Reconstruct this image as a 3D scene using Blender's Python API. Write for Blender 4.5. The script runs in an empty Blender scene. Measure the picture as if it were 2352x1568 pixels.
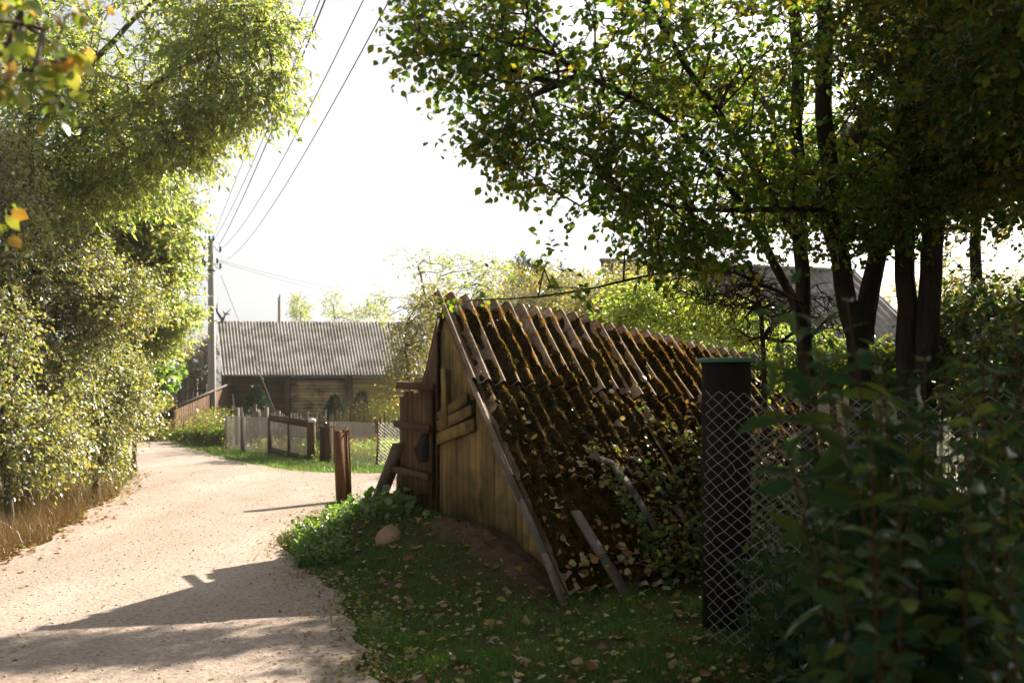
import bpy, math, random
import numpy as np
from mathutils import Vector
random.seed(7); RNG = np.random.default_rng(11)
S = bpy.context.scene; C = bpy.context.collection
# ------------------------------------------------------------- camera, sky, sun
FX = 2287.0; EYE = 1.6
cam = bpy.data.objects.new('camera', bpy.data.cameras.new('camera')); C.objects.link(cam)
cam.location = (0, 0, EYE); cam.rotation_euler = (math.radians(90), 0, 0)
cam.data.sensor_width = 36; cam.data.lens = 36*FX/2352; cam.data.shift_y = (890-784)/2352
cam.data.clip_end = 2000; cam.data.clip_start = 0.05
cam.data.dof.use_dof = True; cam.data.dof.focus_distance = 9.3; cam.data.dof.aperture_fstop = 2.3
S.camera = cam
SUN_AZ, SUN_EL = 40.0, 33.5
w = bpy.data.worlds.new('World'); S.world = w; w.use_nodes = True
nt = w.node_tree; bg = nt.nodes['Background']
sky = nt.nodes.new('ShaderNodeTexSky'); sky.sky_type = 'NISHITA'; sky.sun_disc = False
sky.sun_elevation = math.radians(SUN_EL); sky.sun_rotation = math.radians(SUN_AZ)
sky.air_density = 1.0; sky.dust_density = 2.5; sky.ozone_density = 0.6
hs = nt.nodes.new('ShaderNodeHueSaturation'); hs.inputs['Saturation'].default_value = 0.14
nt.links.new(sky.outputs[0], hs.inputs['Color']); nt.links.new(hs.outputs[0], bg.inputs[0])
bg.inputs[1].default_value = 0.054
saz, sel = math.radians(SUN_AZ), math.radians(SUN_EL)
SV = Vector((math.sin(saz)*math.cos(sel), math.cos(saz)*math.cos(sel), math.sin(sel)))
sl = bpy.data.lights.new('sun', 'SUN'); sl.energy = 5.0; sl.angle = math.radians(0.53); sl.color = (1.0, 0.88, 0.72)
so = bpy.data.objects.new('sun', sl); C.objects.link(so); so.rotation_euler = (-SV).to_track_quat('-Z', 'Y').to_euler()
S.view_settings.view_transform = 'Standard'; S.view_settings.look = 'None'
S.view_settings.exposure = 1.72; S.view_settings.gamma = 1.0
cy = S.cycles
cy.max_bounces = 7; cy.diffuse_bounces = 3; cy.glossy_bounces = 2; cy.transmission_bounces = 3; cy.transparent_max_bounces = 4
cy.use_denoising = True; cy.use_adaptive_sampling = True; cy.adaptive_threshold = 0.015; cy.sample_clamp_indirect = 6
cy.caustics_reflective = False; cy.caustics_refractive = False

# ------------------------------------------------------------- helpers
A = np.array
def P(px, py, d): return A([(px-1176)/FX*d, d, EYE-(py-890)/FX*d])
def vn(x, y, sc, seed=0):
    x = np.asarray(x, float)/sc; y = np.asarray(y, float)/sc
    r = np.random.default_rng(seed).random((257, 257))
    xi = np.floor(x).astype(int); yi = np.floor(y).astype(int); fx = x-xi; fy = y-yi
    fx = fx*fx*(3-2*fx); fy = fy*fy*(3-2*fy); xi %= 256; yi %= 256
    return (r[xi, yi]*(1-fx)+r[xi+1, yi]*fx)*(1-fy)+(r[xi, yi+1]*(1-fx)+r[xi+1, yi+1]*fx)*fy
def fbm(x, y, sc, seed=0, o=3):
    t = 0; a = 0.5; n = 0
    for i in range(o): t = t+a*vn(x, y, sc, seed+i); n += a; a *= .5; sc *= .5
    return t/n
# cellar frame: s along its ridge, u across it
A0 = A([-.72, 9.5]); SD = A([.891, .454]); UD = A([.454, -.891])
def su(x, y):
    rx = x-A0[0]; ry = y-A0[1]; return rx*SD[0]+ry*SD[1], rx*UD[0]+ry*UD[1]
def ground(x, y):
    x = np.asarray(x, float); y = np.asarray(y, float)
    s, u = su(x, y)
    g = np.where(s < 0, np.exp(-(s/.78)**2), np.where(s > 4.2, np.exp(-((s-4.2)/1.)**2), 1.))
    z = .42*g*np.exp(-(np.abs(u)/2.1)**4)
    z = z-.032+.03*(fbm(x, y, .6, 5)-.5)*np.clip(s+1.2, 0, 1)*(np.hypot(x, y) < 40)
    xl = np.interp(y, [0, 6, 9.4, 10.45, 12.6, 16.6, 18.8, 22, 29, 40], [-5.4, -5.0, -4.8, -4.92, -5.4, -6.37, -7.2, -8.8, -11.8, -17])
    z = z+.35*np.clip((xl-.25-x)/2.0, 0, 1)*np.clip((22-y)/6, 0, 1)*np.clip((y-3)/3, 0, 1)   # low bank at the left
    return z
def PG(px, py):
    d = 1599/(max(py-890, 5))*FX/1000
    lo, hi = 2.0, 60.0
    r = A([(px-1176)/FX, 1, -(py-890)/FX])
    for t in np.arange(3, 60, .02):
        q = r*t
        if EYE+q[2] <= float(ground(q[0], q[1])): return A([q[0], q[1], EYE+q[2]])
    return r*60+A([0, 0, EYE])
WO = {}
def tag(o, label, cat=None, group=None, kind=None):
    if label: o['label'] = label
    if cat: o['category'] = cat
    if group: o['group'] = group
    if kind: o['kind'] = kind
    return o
def thing(name, loc, label, cat, group=None):
    o = bpy.data.objects.new(name, None); C.objects.link(o); o.location = [float(v) for v in loc]
    o.empty_display_size = .2; WO[o] = A(o.location, dtype=float) if False else np.array([float(v) for v in loc])
    return tag(o, label, cat, group)
def mesh(name, V, Fs, m, parent=None, rnd=None, smooth=False, origin=None):
    V = np.asarray(V, float)
    org = WO[parent] if parent is not None else (np.asarray(origin, float) if origin is not None else np.zeros(3))
    if not isinstance(Fs, (list, tuple)) or (len(Fs) and not isinstance(Fs[0], np.ndarray)): Fs = [np.asarray(Fs)]
    Fs = [np.asarray(f, int) for f in Fs if len(f)]
    me = bpy.data.meshes.new(name); me.vertices.add(len(V)); me.vertices.foreach_set('co', (V-org).astype(np.float32).ravel())
    li = np.concatenate([f.ravel() for f in Fs]); ks = np.concatenate([np.full(len(f), f.shape[1]) for f in Fs])
    me.loops.add(len(li)); me.loops.foreach_set('vertex_index', li.astype(np.int32))
    st = np.concatenate([[0], np.cumsum(ks)[:-1]])
    me.polygons.add(len(ks)); me.polygons.foreach_set('loop_start', st.astype(np.int32)); me.polygons.foreach_set('loop_total', ks.astype(np.int32))
    if smooth: me.polygons.foreach_set('use_smooth', np.ones(len(ks), bool))
    me.update(calc_edges=True)
    if rnd is None: rnd = np.full(len(ks), .5)
    at = me.attributes.new('rnd', 'FLOAT', 'FACE'); at.data.foreach_set('value', np.asarray(rnd, np.float32))
    me.materials.append(m)
    o = bpy.data.objects.new(name, me); C.objects.link(o); WO[o] = org
    if parent is not None: o.parent = parent
    else: o.location = [float(v) for v in org]
    return o
class MB:
    def __init__(s): s.V = []; s.F = {}; s.R = {}; s.n = 0
    def add(s, V, Fs, rnd=None):
        V = np.asarray(V, float)
        if isinstance(Fs, np.ndarray) or not isinstance(Fs[0], np.ndarray): Fs = [np.asarray(Fs)]
        off = 0
        for f in Fs:
            f = np.asarray(f, int)
            if not len(f): continue
            k = f.shape[1]; s.F.setdefault(k, []).append(f+s.n)
            if rnd is None or np.isscalar(rnd): r = np.full(len(f), random.random() if rnd is None else rnd)
            else: r = rnd[off:off+len(f)]
            off += len(f); s.R.setdefault(k, []).append(r)
        s.V.append(V); s.n += len(V)
    def build(s, name, m, parent=None, **kw):
        ks = sorted(s.F); return mesh(name, np.concatenate(s.V), [np.concatenate(s.F[k]) for k in ks], m, parent, rnd=np.concatenate([np.concatenate(s.R[k]) for k in ks]), **kw)
    def box(s, c, ax, ay, az, jit=0.0, rnd=None):
        c = A(c, dtype=float) if False else np.asarray(c, float)
        ax, ay, az = [np.asarray(q, float) for q in (ax, ay, az)]
        V = [c+i*ax+j*ay+k*az for k in (-1, 1) for j in (-1, 1) for i in (-1, 1)]
        V = np.array(V)
        if jit: V = V+RNG.normal(0, jit, V.shape)
        s.add(V, np.array([[0, 2, 3, 1], [4, 5, 7, 6], [0, 1, 5, 4], [2, 6, 7, 3], [0, 4, 6, 2], [1, 3, 7, 5]]), rnd)
    def beam(s, p0, p1, w_, t, side=(1, 0, 0), jit=0., rnd=None):
        p0 = np.asarray(p0, float); p1 = np.asarray(p1, float); d = p1-p0
        sd = np.asarray(side, float); sd = sd-d*np.dot(sd, d)/np.dot(d, d); sd /= np.linalg.norm(sd)
        th = np.cross(d, sd); th /= np.linalg.norm(th)
        s.box((p0+p1)/2, sd*w_/2, th*t/2, d/2, jit, rnd)
    def prism(s, poly, ext, rnd=None):
        n = len(poly); V = np.concatenate([np.asarray(poly, float), np.asarray(poly, float)+np.asarray(ext, float)])
        Fq = np.array([[i, (i+1) % n, n+(i+1) % n, n+i] for i in range(n)])
        s.add(V, [Fq], rnd); s.n -= len(V); s.V.pop()
        s.add(V, [np.array([list(range(n))[::-1]]), np.array([list(range(n, 2*n))])], rnd if rnd is not None else .5)
    def tube(s, pts, r, k=6, rnd=None, cap=True):
        pts = np.asarray(pts, float); n = len(pts); r = np.broadcast_to(np.asarray(r, float), (n,))
        d = np.gradient(pts, axis=0); d /= np.linalg.norm(d, axis=1)[:, None]+1e-9
        ref = A([.31, .12, .95]) if abs(d[:, 2]).mean() < .8 else A([.95, .2, .1])
        a = np.cross(d, ref); a /= np.linalg.norm(a, axis=1)[:, None]; b = np.cross(d, a)
        th = np.arange(k)*2*math.pi/k
        V = pts[:, None]+r[:, None, None]*(np.cos(th)[None, :, None]*a[:, None]+np.sin(th)[None, :, None]*b[:, None])
        i = np.arange(n-1)[:, None]*k; j = np.arange(k)[None]; j2 = (j+1) % k
        Fq = np.stack([i+j, i+j2, i+k+j2, i+k+j], -1).reshape(-1, 4)
        V = V.reshape(-1, 3)
        fs = [Fq]
        if cap:
            V = np.concatenate([V, pts[:1], pts[-1:]]); m_ = n*k; q = np.arange(k); q2 = (q+1) % k
            fs.append(np.concatenate([np.stack([np.full(k, m_), q2, q], -1), np.stack([np.full(k, m_+1), (n-1)*k+q, (n-1)*k+q2], -1)]))
        s.add(V, fs, random.random() if rnd is None else rnd)
def segs(P0, P1, R0, R1, D0, D1, k):
    def ring(Pp, R, D):
        D = D/(np.linalg.norm(D, axis=1)[:, None]+1e-9)
        ref = np.where(np.abs(D[:, 2:3]) < .9, A([[0, 0, 1.]]), A([[1., 0, 0]]))
        ref = np.tile(A([[.13, .37, .92]]), (len(D), 1))
        a = np.cross(D, ref); a /= np.linalg.norm(a, axis=1)[:, None]+1e-9; b = np.cross(D, a)
        th = np.arange(k)*2*math.pi/k
        return Pp[:, None]+R[:, None, None]*(np.cos(th)[None, :, None]*a[:, None]+np.sin(th)[None, :, None]*b[:, None])
    V = np.concatenate([ring(P0, R0, D0), ring(P1, R1, D1)], 1); n = len(P0)
    i = np.arange(n)[:, None]*2*k; j = np.arange(k)[None]; j2 = (j+1) % k
    return V.reshape(-1, 3), np.stack([i+j, i+j2, i+k+j2, i+k+j], -1).reshape(-1, 4)
def unit(v): return v/(np.linalg.norm(v, axis=-1, keepdims=True)+1e-9)
LT = {  # leaf outlines: verts (x across, y along, z), faces
 'ovate': (A([[0, 0, 0], [.30, .28, .07], [.33, .6, .06], [0, 1, -.12], [-.33, .6, .06], [-.30, .28, .07], [0, .3, 0], [0, .62, -.02]]),
           [A([[0, 1, 6], [0, 6, 5], [2, 3, 7], [7, 3, 4]]), A([[1, 2, 7, 6], [5, 6, 7, 4]])]),
 'simple': (A([[0, 0, 0], [.3, .45, .08], [0, 1, -.1], [-.3, .45, .08], [0, .5, 0]]), [A([[0, 1, 2, 4], [0, 4, 2, 3]])]),
 'lance': (A([[0, 0, 0], [.13, .35, .04], [0, 1, -.2], [-.13, .35, .04], [0, .45, 0]]), [A([[0, 1, 2, 4], [0, 4, 2, 3]])]),
 'quad': (A([[0, 0, 0], [.3, .5, .05], [0, 1, 0], [-.3, .5, .05]]), [A([[0, 1, 2, 3]])]),
}
def leaves(pos, dr, size, kind='simple', nrm_up=.7, mb=None, width=1.0, droop=0.0, curl=0.0):
    n = len(pos); dr = unit(dr+A([0, 0, -droop])); T, Fs = LT[kind]
    nr = RNG.normal(0, 1, (n, 3))*(1-nrm_up)+A([0, 0, nrm_up]); nr = unit(nr-dr*np.sum(nr*dr, 1)[:, None])
    x = np.cross(dr, nr); L = np.asarray(size)*np.ones(n)
    zs = T[:, 2][None]*(1+curl*RNG.normal(0, 1, (n, 1)))
    V = pos[:, None]+L[:, None, None]*(T[None, :, 0:1]*width*x[:, None]+T[None, :, 1:2]*dr[:, None]+zs[:, :, None]*nr[:, None])
    r = RNG.random(n); k = len(T)
    fs = [(f[None]+np.arange(n)[:, None, None]*k).reshape(-1, f.shape[1]) for f in Fs]
    rr = np.concatenate([np.repeat(r, len(f)) for f in Fs])
    if mb is not None: mb.add(V.reshape(-1, 3), fs, rr); return
    return V.reshape(-1, 3), fs, rr

# ------------------------------------------------------------- materials
def newmat(name):
    m = bpy.data.materials.new(name); m.use_nodes = True; t = m.node_tree
    for n in list(t.nodes): t.nodes.remove(n)
    o = t.nodes.new('ShaderNodeOutputMaterial'); return m, t, o
def ramp(t, fac, cols):
    r = t.nodes.new('ShaderNodeValToRGB'); e = r.color_ramp.elements
    while len(e) < len(cols): e.new(.5)
    for i, c in enumerate(cols):
        if len(c) == 4: e[i].position = c[0]; e[i].color = (*c[1:], 1)
        else: e[i].position = i/(len(cols)-1); e[i].color = (*c, 1)
    t.links.new(fac, r.inputs[0]); return r.outputs[0]
def noise(t, scale, detail=4, vec=(1, 1, 1), rough=.6, coord='Object', dist=0):
    tc = t.nodes.new('ShaderNodeTexCoord'); mp = t.nodes.new('ShaderNodeMapping'); mp.inputs['Scale'].default_value = vec
    n = t.nodes.new('ShaderNodeTexNoise'); n.inputs['Scale'].default_value = scale; n.inputs['Detail'].default_value = detail
    n.inputs['Roughness'].default_value = rough; n.inputs['Distortion'].default_value = dist
    t.links.new(tc.outputs[coord], mp.inputs[0]); t.links.new(mp.outputs[0], n.inputs['Vector']); return n.outputs[0]
def attr(t):
    a = t.nodes.new('ShaderNodeAttribute'); a.attribute_name = 'rnd'; return a.outputs['Fac']
def mixc(t, f, a, b, mode='MIX'):
    n = t.nodes.new('ShaderNodeMix'); n.data_type = 'RGBA'; n.blend_type = mode
    for s_, v in ((0, f), (6, a), (7, b)):
        if hasattr(v, 'links') or hasattr(v, 'is_linked'): t.links.new(v, n.inputs[s_])
        elif isinstance(v, (int, float)): n.inputs[s_].default_value = v
        else: n.inputs[s_].default_value = (*v, 1)
    return n.outputs[2]
def prin(t, o, col, rough=.8, spec=.3, bump=None, bs=.3, bd=.01, metal=0):
    b = t.nodes.new('ShaderNodeBsdfPrincipled')
    if hasattr(col, 'is_linked'): t.links.new(col, b.inputs['Base Color'])
    else: b.inputs['Base Color'].default_value = (*col, 1)
    b.inputs['Roughness'].default_value = rough; b.inputs['Specular IOR Level'].default_value = spec; b.inputs['Metallic'].default_value = metal
    if bump is not None:
        bn = t.nodes.new('ShaderNodeBump'); bn.inputs['Strength'].default_value = bs; bn.inputs['Distance'].default_value = bd
        t.links.new(bump, bn.inputs['Height']); t.links.new(bn.outputs[0], b.inputs['Normal'])
    t.links.new(b.outputs[0], o.inputs[0]); return b
def leafmat(name, cols, tcols, tr=.5, gloss=.06, gr=.35):
    m, t, o = newmat(name); a = attr(t)
    c = ramp(t, a, cols); tc = ramp(t, a, tcols)
    d = t.nodes.new('ShaderNodeBsdfDiffuse'); t.links.new(c, d.inputs[0])
    l = t.nodes.new('ShaderNodeBsdfTranslucent'); t.links.new(tc, l.inputs[0])
    g = t.nodes.new('ShaderNodeBsdfGlossy'); g.inputs['Roughness'].default_value = gr; g.inputs['Color'].default_value = (1, 1, 1, 1)
    m1 = t.nodes.new('ShaderNodeMixShader'); m1.inputs[0].default_value = tr; t.links.new(d.outputs[0], m1.inputs[1]); t.links.new(l.outputs[0], m1.inputs[2])
    fw = t.nodes.new('ShaderNodeLayerWeight'); fr = t.nodes.new('ShaderNodeMath'); fr.operation = 'POWER'; fr.inputs[1].default_value = 4.; t.links.new(fw.outputs['Facing'], fr.inputs[0])
    ad = t.nodes.new('ShaderNodeMath'); ad.operation = 'MULTIPLY_ADD'; ad.inputs[1].default_value = .3; ad.inputs[2].default_value = gloss; t.links.new(fr.outputs[0], ad.inputs[0])
    m2 = t.nodes.new('ShaderNodeMixShader'); t.links.new(ad.outputs[0], m2.inputs[0]); t.links.new(m1.outputs[0], m2.inputs[1]); t.links.new(g.outputs[0], m2.inputs[2])
    t.links.new(m2.outputs[0], o.inputs[0]); return m
def woodmat(name, cols, vec=(14, 14, 1), var=.5, bs=.5, stain=None):
    m, t, o = newmat(name); n = noise(t, 3.0, 6, vec, .65, dist=.3)
    c = ramp(t, n, cols)
    dk = ramp(t, attr(t), [(1-var,)*3, (1, 1, 1)]); c = mixc(t, 1.0, c, dk, 'MULTIPLY')
    if stain:
        n2 = noise(t, 2.2, 3); f = ramp(t, n2, [(.45, 0, 0, 0), (.65, 1, 1, 1)]); c = mixc(t, f, c, stain)
    prin(t, o, c, .85, .2, n, bs, .006); return m
def noisemat(name, cols, sc=8, vec=(1, 1, 1), rough=.9, bs=.4, bd=.01, sc2=None, cols2=None, spec=.2, metal=0, detail=6):
    m, t, o = newmat(name); n = noise(t, sc, detail, vec); c = ramp(t, n, cols)
    if sc2: n2 = noise(t, sc2, 3, vec); c = mixc(t, ramp(t, n2, [(.42, 0, 0, 0), (.6, 1, 1, 1)]), c, cols2)
    prin(t, o, c, rough, spec, n, bs, bd, metal); return m
M = {}
M['apple_leaf'] = leafmat('dark green fruit tree leaf', [(.022, .055, .012), (.032, .07, .013), (.048, .08, .013), (.09, .085, .012)], [(.13, .27, .02), (.2, .35, .025), (.34, .42, .03), (.6, .48, .03)], .55, .0, .5)
M['ash_leaf'] = leafmat('pale green ash leaf', [(.08, .13, .03), (.1, .15, .035), (.12, .16, .04), (.15, .15, .035)], [(.38, .54, .08), (.5, .63, .1), (.6, .68, .12), (.75, .62, .1)], .52, .05, .5)
M['silver_leaf'] = leafmat('shiny small shrub leaf', [(.06, .09, .022), (.08, .11, .028), (.1, .115, .03), (.14, .1, .03)], [(.46, .57, .09), (.56, .64, .11), (.62, .6, .12), (.7, .46, .08)], .42, .10, .5)
M['broad_leaf'] = leafmat('broad green leaf', [(.03, .08, .015), (.04, .1, .02), (.06, .12, .02)], [(.2, .4, .04), (.3, .5, .05), (.4, .5, .06)], .45, .05)
M['yellow_leaf'] = leafmat('autumn yellow leaf', [(.05, .09, .018), (.08, .11, .02), (.15, .14, .02), (.28, .13, .02)], [(.28, .42, .04), (.38, .48, .05), (.55, .5, .05), (.7, .36, .04)], .5, .05)
M['gold_leaf'] = leafmat('green and gold leaf', [(.07, .09, .025), (.11, .12, .03), (.18, .15, .035), (.32, .19, .035)], [(.32, .4, .07), (.45, .5, .09), (.65, .52, .09), (.75, .48, .07)], .45, .05)
M['lime_leaf'] = leafmat('lime leaf', [(.05, .1, .015), (.08, .13, .02), (.12, .15, .02)], [(.35, .55, .05), (.5, .65, .06), (.65, .68, .08)], .55, .04)
M['plant_leaf'] = leafmat('blue green plant leaf', [(.017, .04, .026), (.023, .05, .029), (.03, .058, .026), (.05, .065, .018)], [(.05, .11, .03), (.07, .15, .035), (.12, .19, .03), (.26, .28, .04)], .35, .0, .5)
M['shaded_leaf'] = leafmat('fruit tree leaf darkened for shade', [(.014, .034, .008), (.022, .045, .01), (.032, .05, .01), (.06, .06, .01)], [(.09, .17, .012), (.16, .24, .015), (.3, .3, .02), (.5, .36, .02)], .5, .0, .5)  # fruit tree leaf again, the crown's shade put into a darker colour
M['spruce'] = leafmat('spruce needle', [(.01, .03, .014), (.02, .045, .02)], [(.04, .09, .03), (.05, .1, .03)], .2, .02)
M['vine_leaf'] = leafmat('vine leaf', [(.025, .05, .015), (.04, .07, .02), (.1, .09, .02)], [(.1, .2, .03), (.2, .3, .04), (.5, .4, .05)], .4, .03)
M['litter'] = leafmat('dry fallen leaf', [(.1, .045, .02), (.26, .11, .04), (.34, .25, .12), (.22, .24, .1), (.4, .28, .06)], [(.3, .12, .04), (.45, .22, .06), (.5, .4, .12), (.4, .42, .1), (.6, .45, .08)], .3, .02)
M['grass'] = leafmat('grass blade', [(.014, .045, .01), (.024, .065, .012), (.042, .08, .016), (.09, .095, .025)], [(.1, .28, .03), (.16, .36, .04), (.26, .4, .05), (.4, .38, .1)], .4, .02)
M['dry_grass'] = leafmat('dry grass blade', [(.1, .075, .03), (.17, .115, .045), (.22, .14, .05), (.08, .09, .025)], [(.14, .085, .03), (.2, .12, .04), (.2, .11, .035), (.12, .14, .03)], .3, .02)
M['moss'] = None
M['bark'] = noisemat('dark bark', [(.012, .009, .007), (.035, .027, .02), (.085, .075, .055)], 16, (1, 1, .2), bs=1.0, bd=.03)
M['twig'] = noisemat('reddish twig', [(.035, .018, .012), (.08, .045, .03)], 12)
M['graybark'] = noisemat('grey bark', [(.06, .05, .04), (.16, .13, .1)], 9, (1, 1, .3), bs=.8, bd=.02)
M['stem'] = noisemat('red brown stem', [(.04, .02, .012), (.08, .034, .018)], 20)
def roadmat():
    m, t, o = newmat('sandy gravel road'); n1 = noise(t, .9, 5, (1, .22, 1)); n2 = noise(t, 30, 5); n3 = noise(t, 1.6, 2, (1, .5, 1))
    c = ramp(t, n1, [(.3, .27, .217, .186), (.7, .41, .345, .3)])
    c = mixc(t, 1., c, ramp(t, n3, [(.3, .86, .85, .84), (.65, 1, 1, 1)]), 'MULTIPLY')
    c = mixc(t, 1., c, ramp(t, n2, [(.3, .6, .56, .52), (.5, .95, .95, .95), (.72, 1.25, 1.25, 1.25)]), 'MULTIPLY')
    n4 = noise(t, 9, 3)
    ad = t.nodes.new('ShaderNodeMath'); ad.operation = 'MULTIPLY_ADD'; ad.inputs[1].default_value = .6; t.links.new(n4, ad.inputs[0]); t.links.new(n2, ad.inputs[2])
    prin(t, o, c, .95, .15, ad.outputs[0], .7, .012); return m
M['road'] = roadmat()
def groundmat():
    m, t, o = newmat('soil with short growth'); n1 = noise(t, .8, 5); n2 = noise(t, 14, 5)
    c = ramp(t, n1, [(.035, .05, .018), (.06, .065, .025), (.09, .07, .035)])
    c = mixc(t, 1., c, ramp(t, n2, [(.3, .5, .5, .5), (.7, 1.2, 1.2, 1.2)]), 'MULTIPLY')
    prin(t, o, c, 1, .05, n2, .8, .02); return m
M['ground'] = groundmat()
M['dirt'] = noisemat('reddish bare dirt', [(.04, .026, .018), (.085, .052, .034), (.14, .088, .06)], 9, bs=1, bd=.03)
M['stone'] = noisemat('tan field stone', [(.16, .1, .06), (.3, .2, .13), (.42, .32, .24)], 6, bs=.8, bd=.02)
M['pebble'] = noisemat('pebble', [(.3, .22, .17), (.46, .37, .3), (.6, .52, .45)], 3, bs=.2)
M['ochre'] = woodmat('ochre weathered plank', [(.13, .075, .025), (.32, .205, .075), (.48, .33, .13)], (16, 16, .8), .5, .8, (.07, .065, .025))
M['brown'] = woodmat('dark brown plank', [(.045, .024, .012), (.11, .06, .028), (.19, .105, .05)], (16, 16, .8), .4, .7)
M['graywood'] = woodmat('grey weathered wood', [(.09, .07, .05), (.22, .18, .14), (.34, .29, .24)], (14, 14, .8), .45, .6)
M['barnplank'] = woodmat('barn plank', [(.26, .16, .07), (.6, .43, .22), (.75, .57, .32)], (.8, .8, 16), .35, .6, (.15, .1, .05))
M['barndark'] = woodmat('dark barn plank', [(.03, .016, .008), (.09, .045, .02), (.15, .08, .035)], (.8, .8, 14), .4, .6)
M['barnochre'] = woodmat('ochre painted barn plank', [(.36, .24, .06), (.52, .37, .11), (.6, .44, .15)], (.8, .8, 14), .25, .4)
M['leanto'] = woodmat('brown upright barn board', [(.05, .028, .016), (.12, .065, .035), (.2, .12, .07)], (12, 12, .7), .45, .6)
M['slate'] = noisemat('grey corrugated fibre cement', [(.08, .075, .07), (.22, .205, .19), (.34, .32, .3), (.62, .6, .57)], 7, (1, 1, .3), bs=.3, bd=.005, sc2=1.1, cols2=(.15, .14, .125))
M['cellar_sheet'] = noisemat('weathered corrugated sheet', [(.08, .05, .03), (.26, .185, .135), (.42, .33, .26), (.52, .44, .37)], 26, bs=.6, bd=.006, sc2=4, cols2=(.17, .115, .075))
M['concrete'] = noisemat('pale concrete', [(.24, .22, .2), (.36, .34, .31)], 6, (1, 1, .3), bs=.2)
M['rust'] = noisemat('rusty steel', [(.08, .035, .015), (.14, .062, .024), (.2, .095, .04)], 14, rough=.8, bs=.3, bd=.004)
M['wire'] = noisemat('galvanised wire', [(.2, .18, .16), (.36, .33, .3)], 30, rough=.55, bs=.1, spec=.5, metal=.25)
M['sunlit_wire'] = noisemat('sunny pale wire', [(.4, .37, .33), (.6, .56, .5)], 30, rough=.5, bs=.1, spec=.5)  # lighter copy of the wire, sun on the netting put into its colour
M['cable'] = noisemat('dull aluminium cable', [(.1, .1, .1), (.16, .16, .16)], 10, rough=.6)
M['insul'] = noisemat('dark green insulator', [(.02, .05, .045), (.04, .09, .08)], 10, rough=.3)
M['old_strip'] = noisemat('dull weathered strip', [(.06, .05, .042), (.13, .11, .095), (.2, .18, .16)], 14, bs=.6)
M['green'] = noisemat('faded green plastic', [(.03, .11, .075), (.06, .17, .12)], 8, rough=.5, spec=.4)
M['darkpipe'] = noisemat('dark tarred concrete', [(.005, .0045, .004), (.013, .011, .01), (.035, .025, .018)], 5, (1, 1, .3), bs=.6)
M['redroof'] = noisemat('faded red roof', [(.22, .09, .07), (.32, .15, .12)], 6)
M['housewall'] = noisemat('grey plank wall', [(.14, .1, .07), (.24, .18, .13)], 4, (8, 8, .6))
M['flower'] = noisemat('orange flower', [(.8, .2, .02), (.9, .4, .03)], 5)
M['pink'] = noisemat('pink flower', [(.7, .25, .4), (.8, .5, .6)], 5)
M['white'] = noisemat('white paint', [(.6, .6, .58), (.75, .75, .73)], 5)
def mossmat():
    m, t, o = newmat('golden brown moss'); n = noise(t, 9, 5); n2 = noise(t, 60, 3)
    c = ramp(t, n, [(.3, .012, .008, .004), (.48, .028, .018, .006), (.62, .06, .04, .009), (.75, .022, .022, .007)])
    c = mixc(t, 1., c, ramp(t, n2, [(.3, .45, .45, .45), (.7, 1.2, 1.2, 1.2)]), 'MULTIPLY')
    prin(t, o, c, 1, .05, n2, 1., .015); return m
M['moss'] = mossmat()
M['moss_tuft'] = leafmat('moss tuft', [(.016, .01, .004), (.034, .021, .006), (.055, .04, .007), (.03, .03, .007)], [(.3, .11, .012), (.46, .2, .015), (.56, .34, .025), (.26, .22, .02)], .5, .0)
print('materials done')

# ------------------------------------------------------------- setting
def axis_grid(lo, hi, fine_lo, fine_hi, st):
    a = [fine_lo]; g = st
    while a[-1] > lo: g *= 1.25; a.append(a[-1]-g)
    b = list(np.arange(fine_lo+st, fine_hi, st)); g = st; c = [fine_hi]
    while c[-1] < hi: g *= 1.25; c.append(c[-1]+g)
    return A(sorted(a)+b+c)
gx = axis_grid(-900, 900, -9, 6, .12); gy = axis_grid(-900, 1200, 2, 20, .12)
X, Y = np.meshgrid(gx, gy, indexing='ij'); Z = ground(X, Y); nx, ny = X.shape
i, j = np.meshgrid(np.arange(nx-1), np.arange(ny-1), indexing='ij'); i = i.ravel(); j = j.ravel()
o = mesh('ground', np.stack([X, Y, Z], -1).reshape(-1, 3), np.stack([i*ny+j, (i+1)*ny+j, (i+1)*ny+j+1, i*ny+j+1], -1), M['ground'], smooth=True)
tag(o, 'dark soil with patchy short growth around the road and cellar', kind='structure')
def g0(px, py): d = FX*1.6/(py-890); return ((px-1176)/FX*d, d)
edge = [(.4, -8), (.1, 0), (-.35, 3.2)]+[g0(*q) for q in ((870, 1568), (820, 1500), (800, 1420), (760, 1350), (690, 1290), (668, 1240), (690, 1210), (735, 1175), (770, 1150))]
edge += [(-1.9, 14.2), (0, 14.0), (3, 13.9), (9, 14)]
far = [(9, 18.5), (3, 18.6), (0, 18.8)]+[g0(*q) for q in ((930, 1086), (840, 1090), (750, 1090), (670, 1080), (600, 1069), (500, 1048), (440, 1028), (388, 1013))]
far += [(-13, 32.5), (-19, 34), (-30, 35)]
left = [(-30, 31), (-19, 30.5)]+[g0(*q) for q in ((270, 1017), (300, 1050), (302, 1085), (298, 1112), (200, 1185), (100, 1243), (0, 1285))]+[(-5.0, 6), (-5.4, 0), (-6, -8)]
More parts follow.
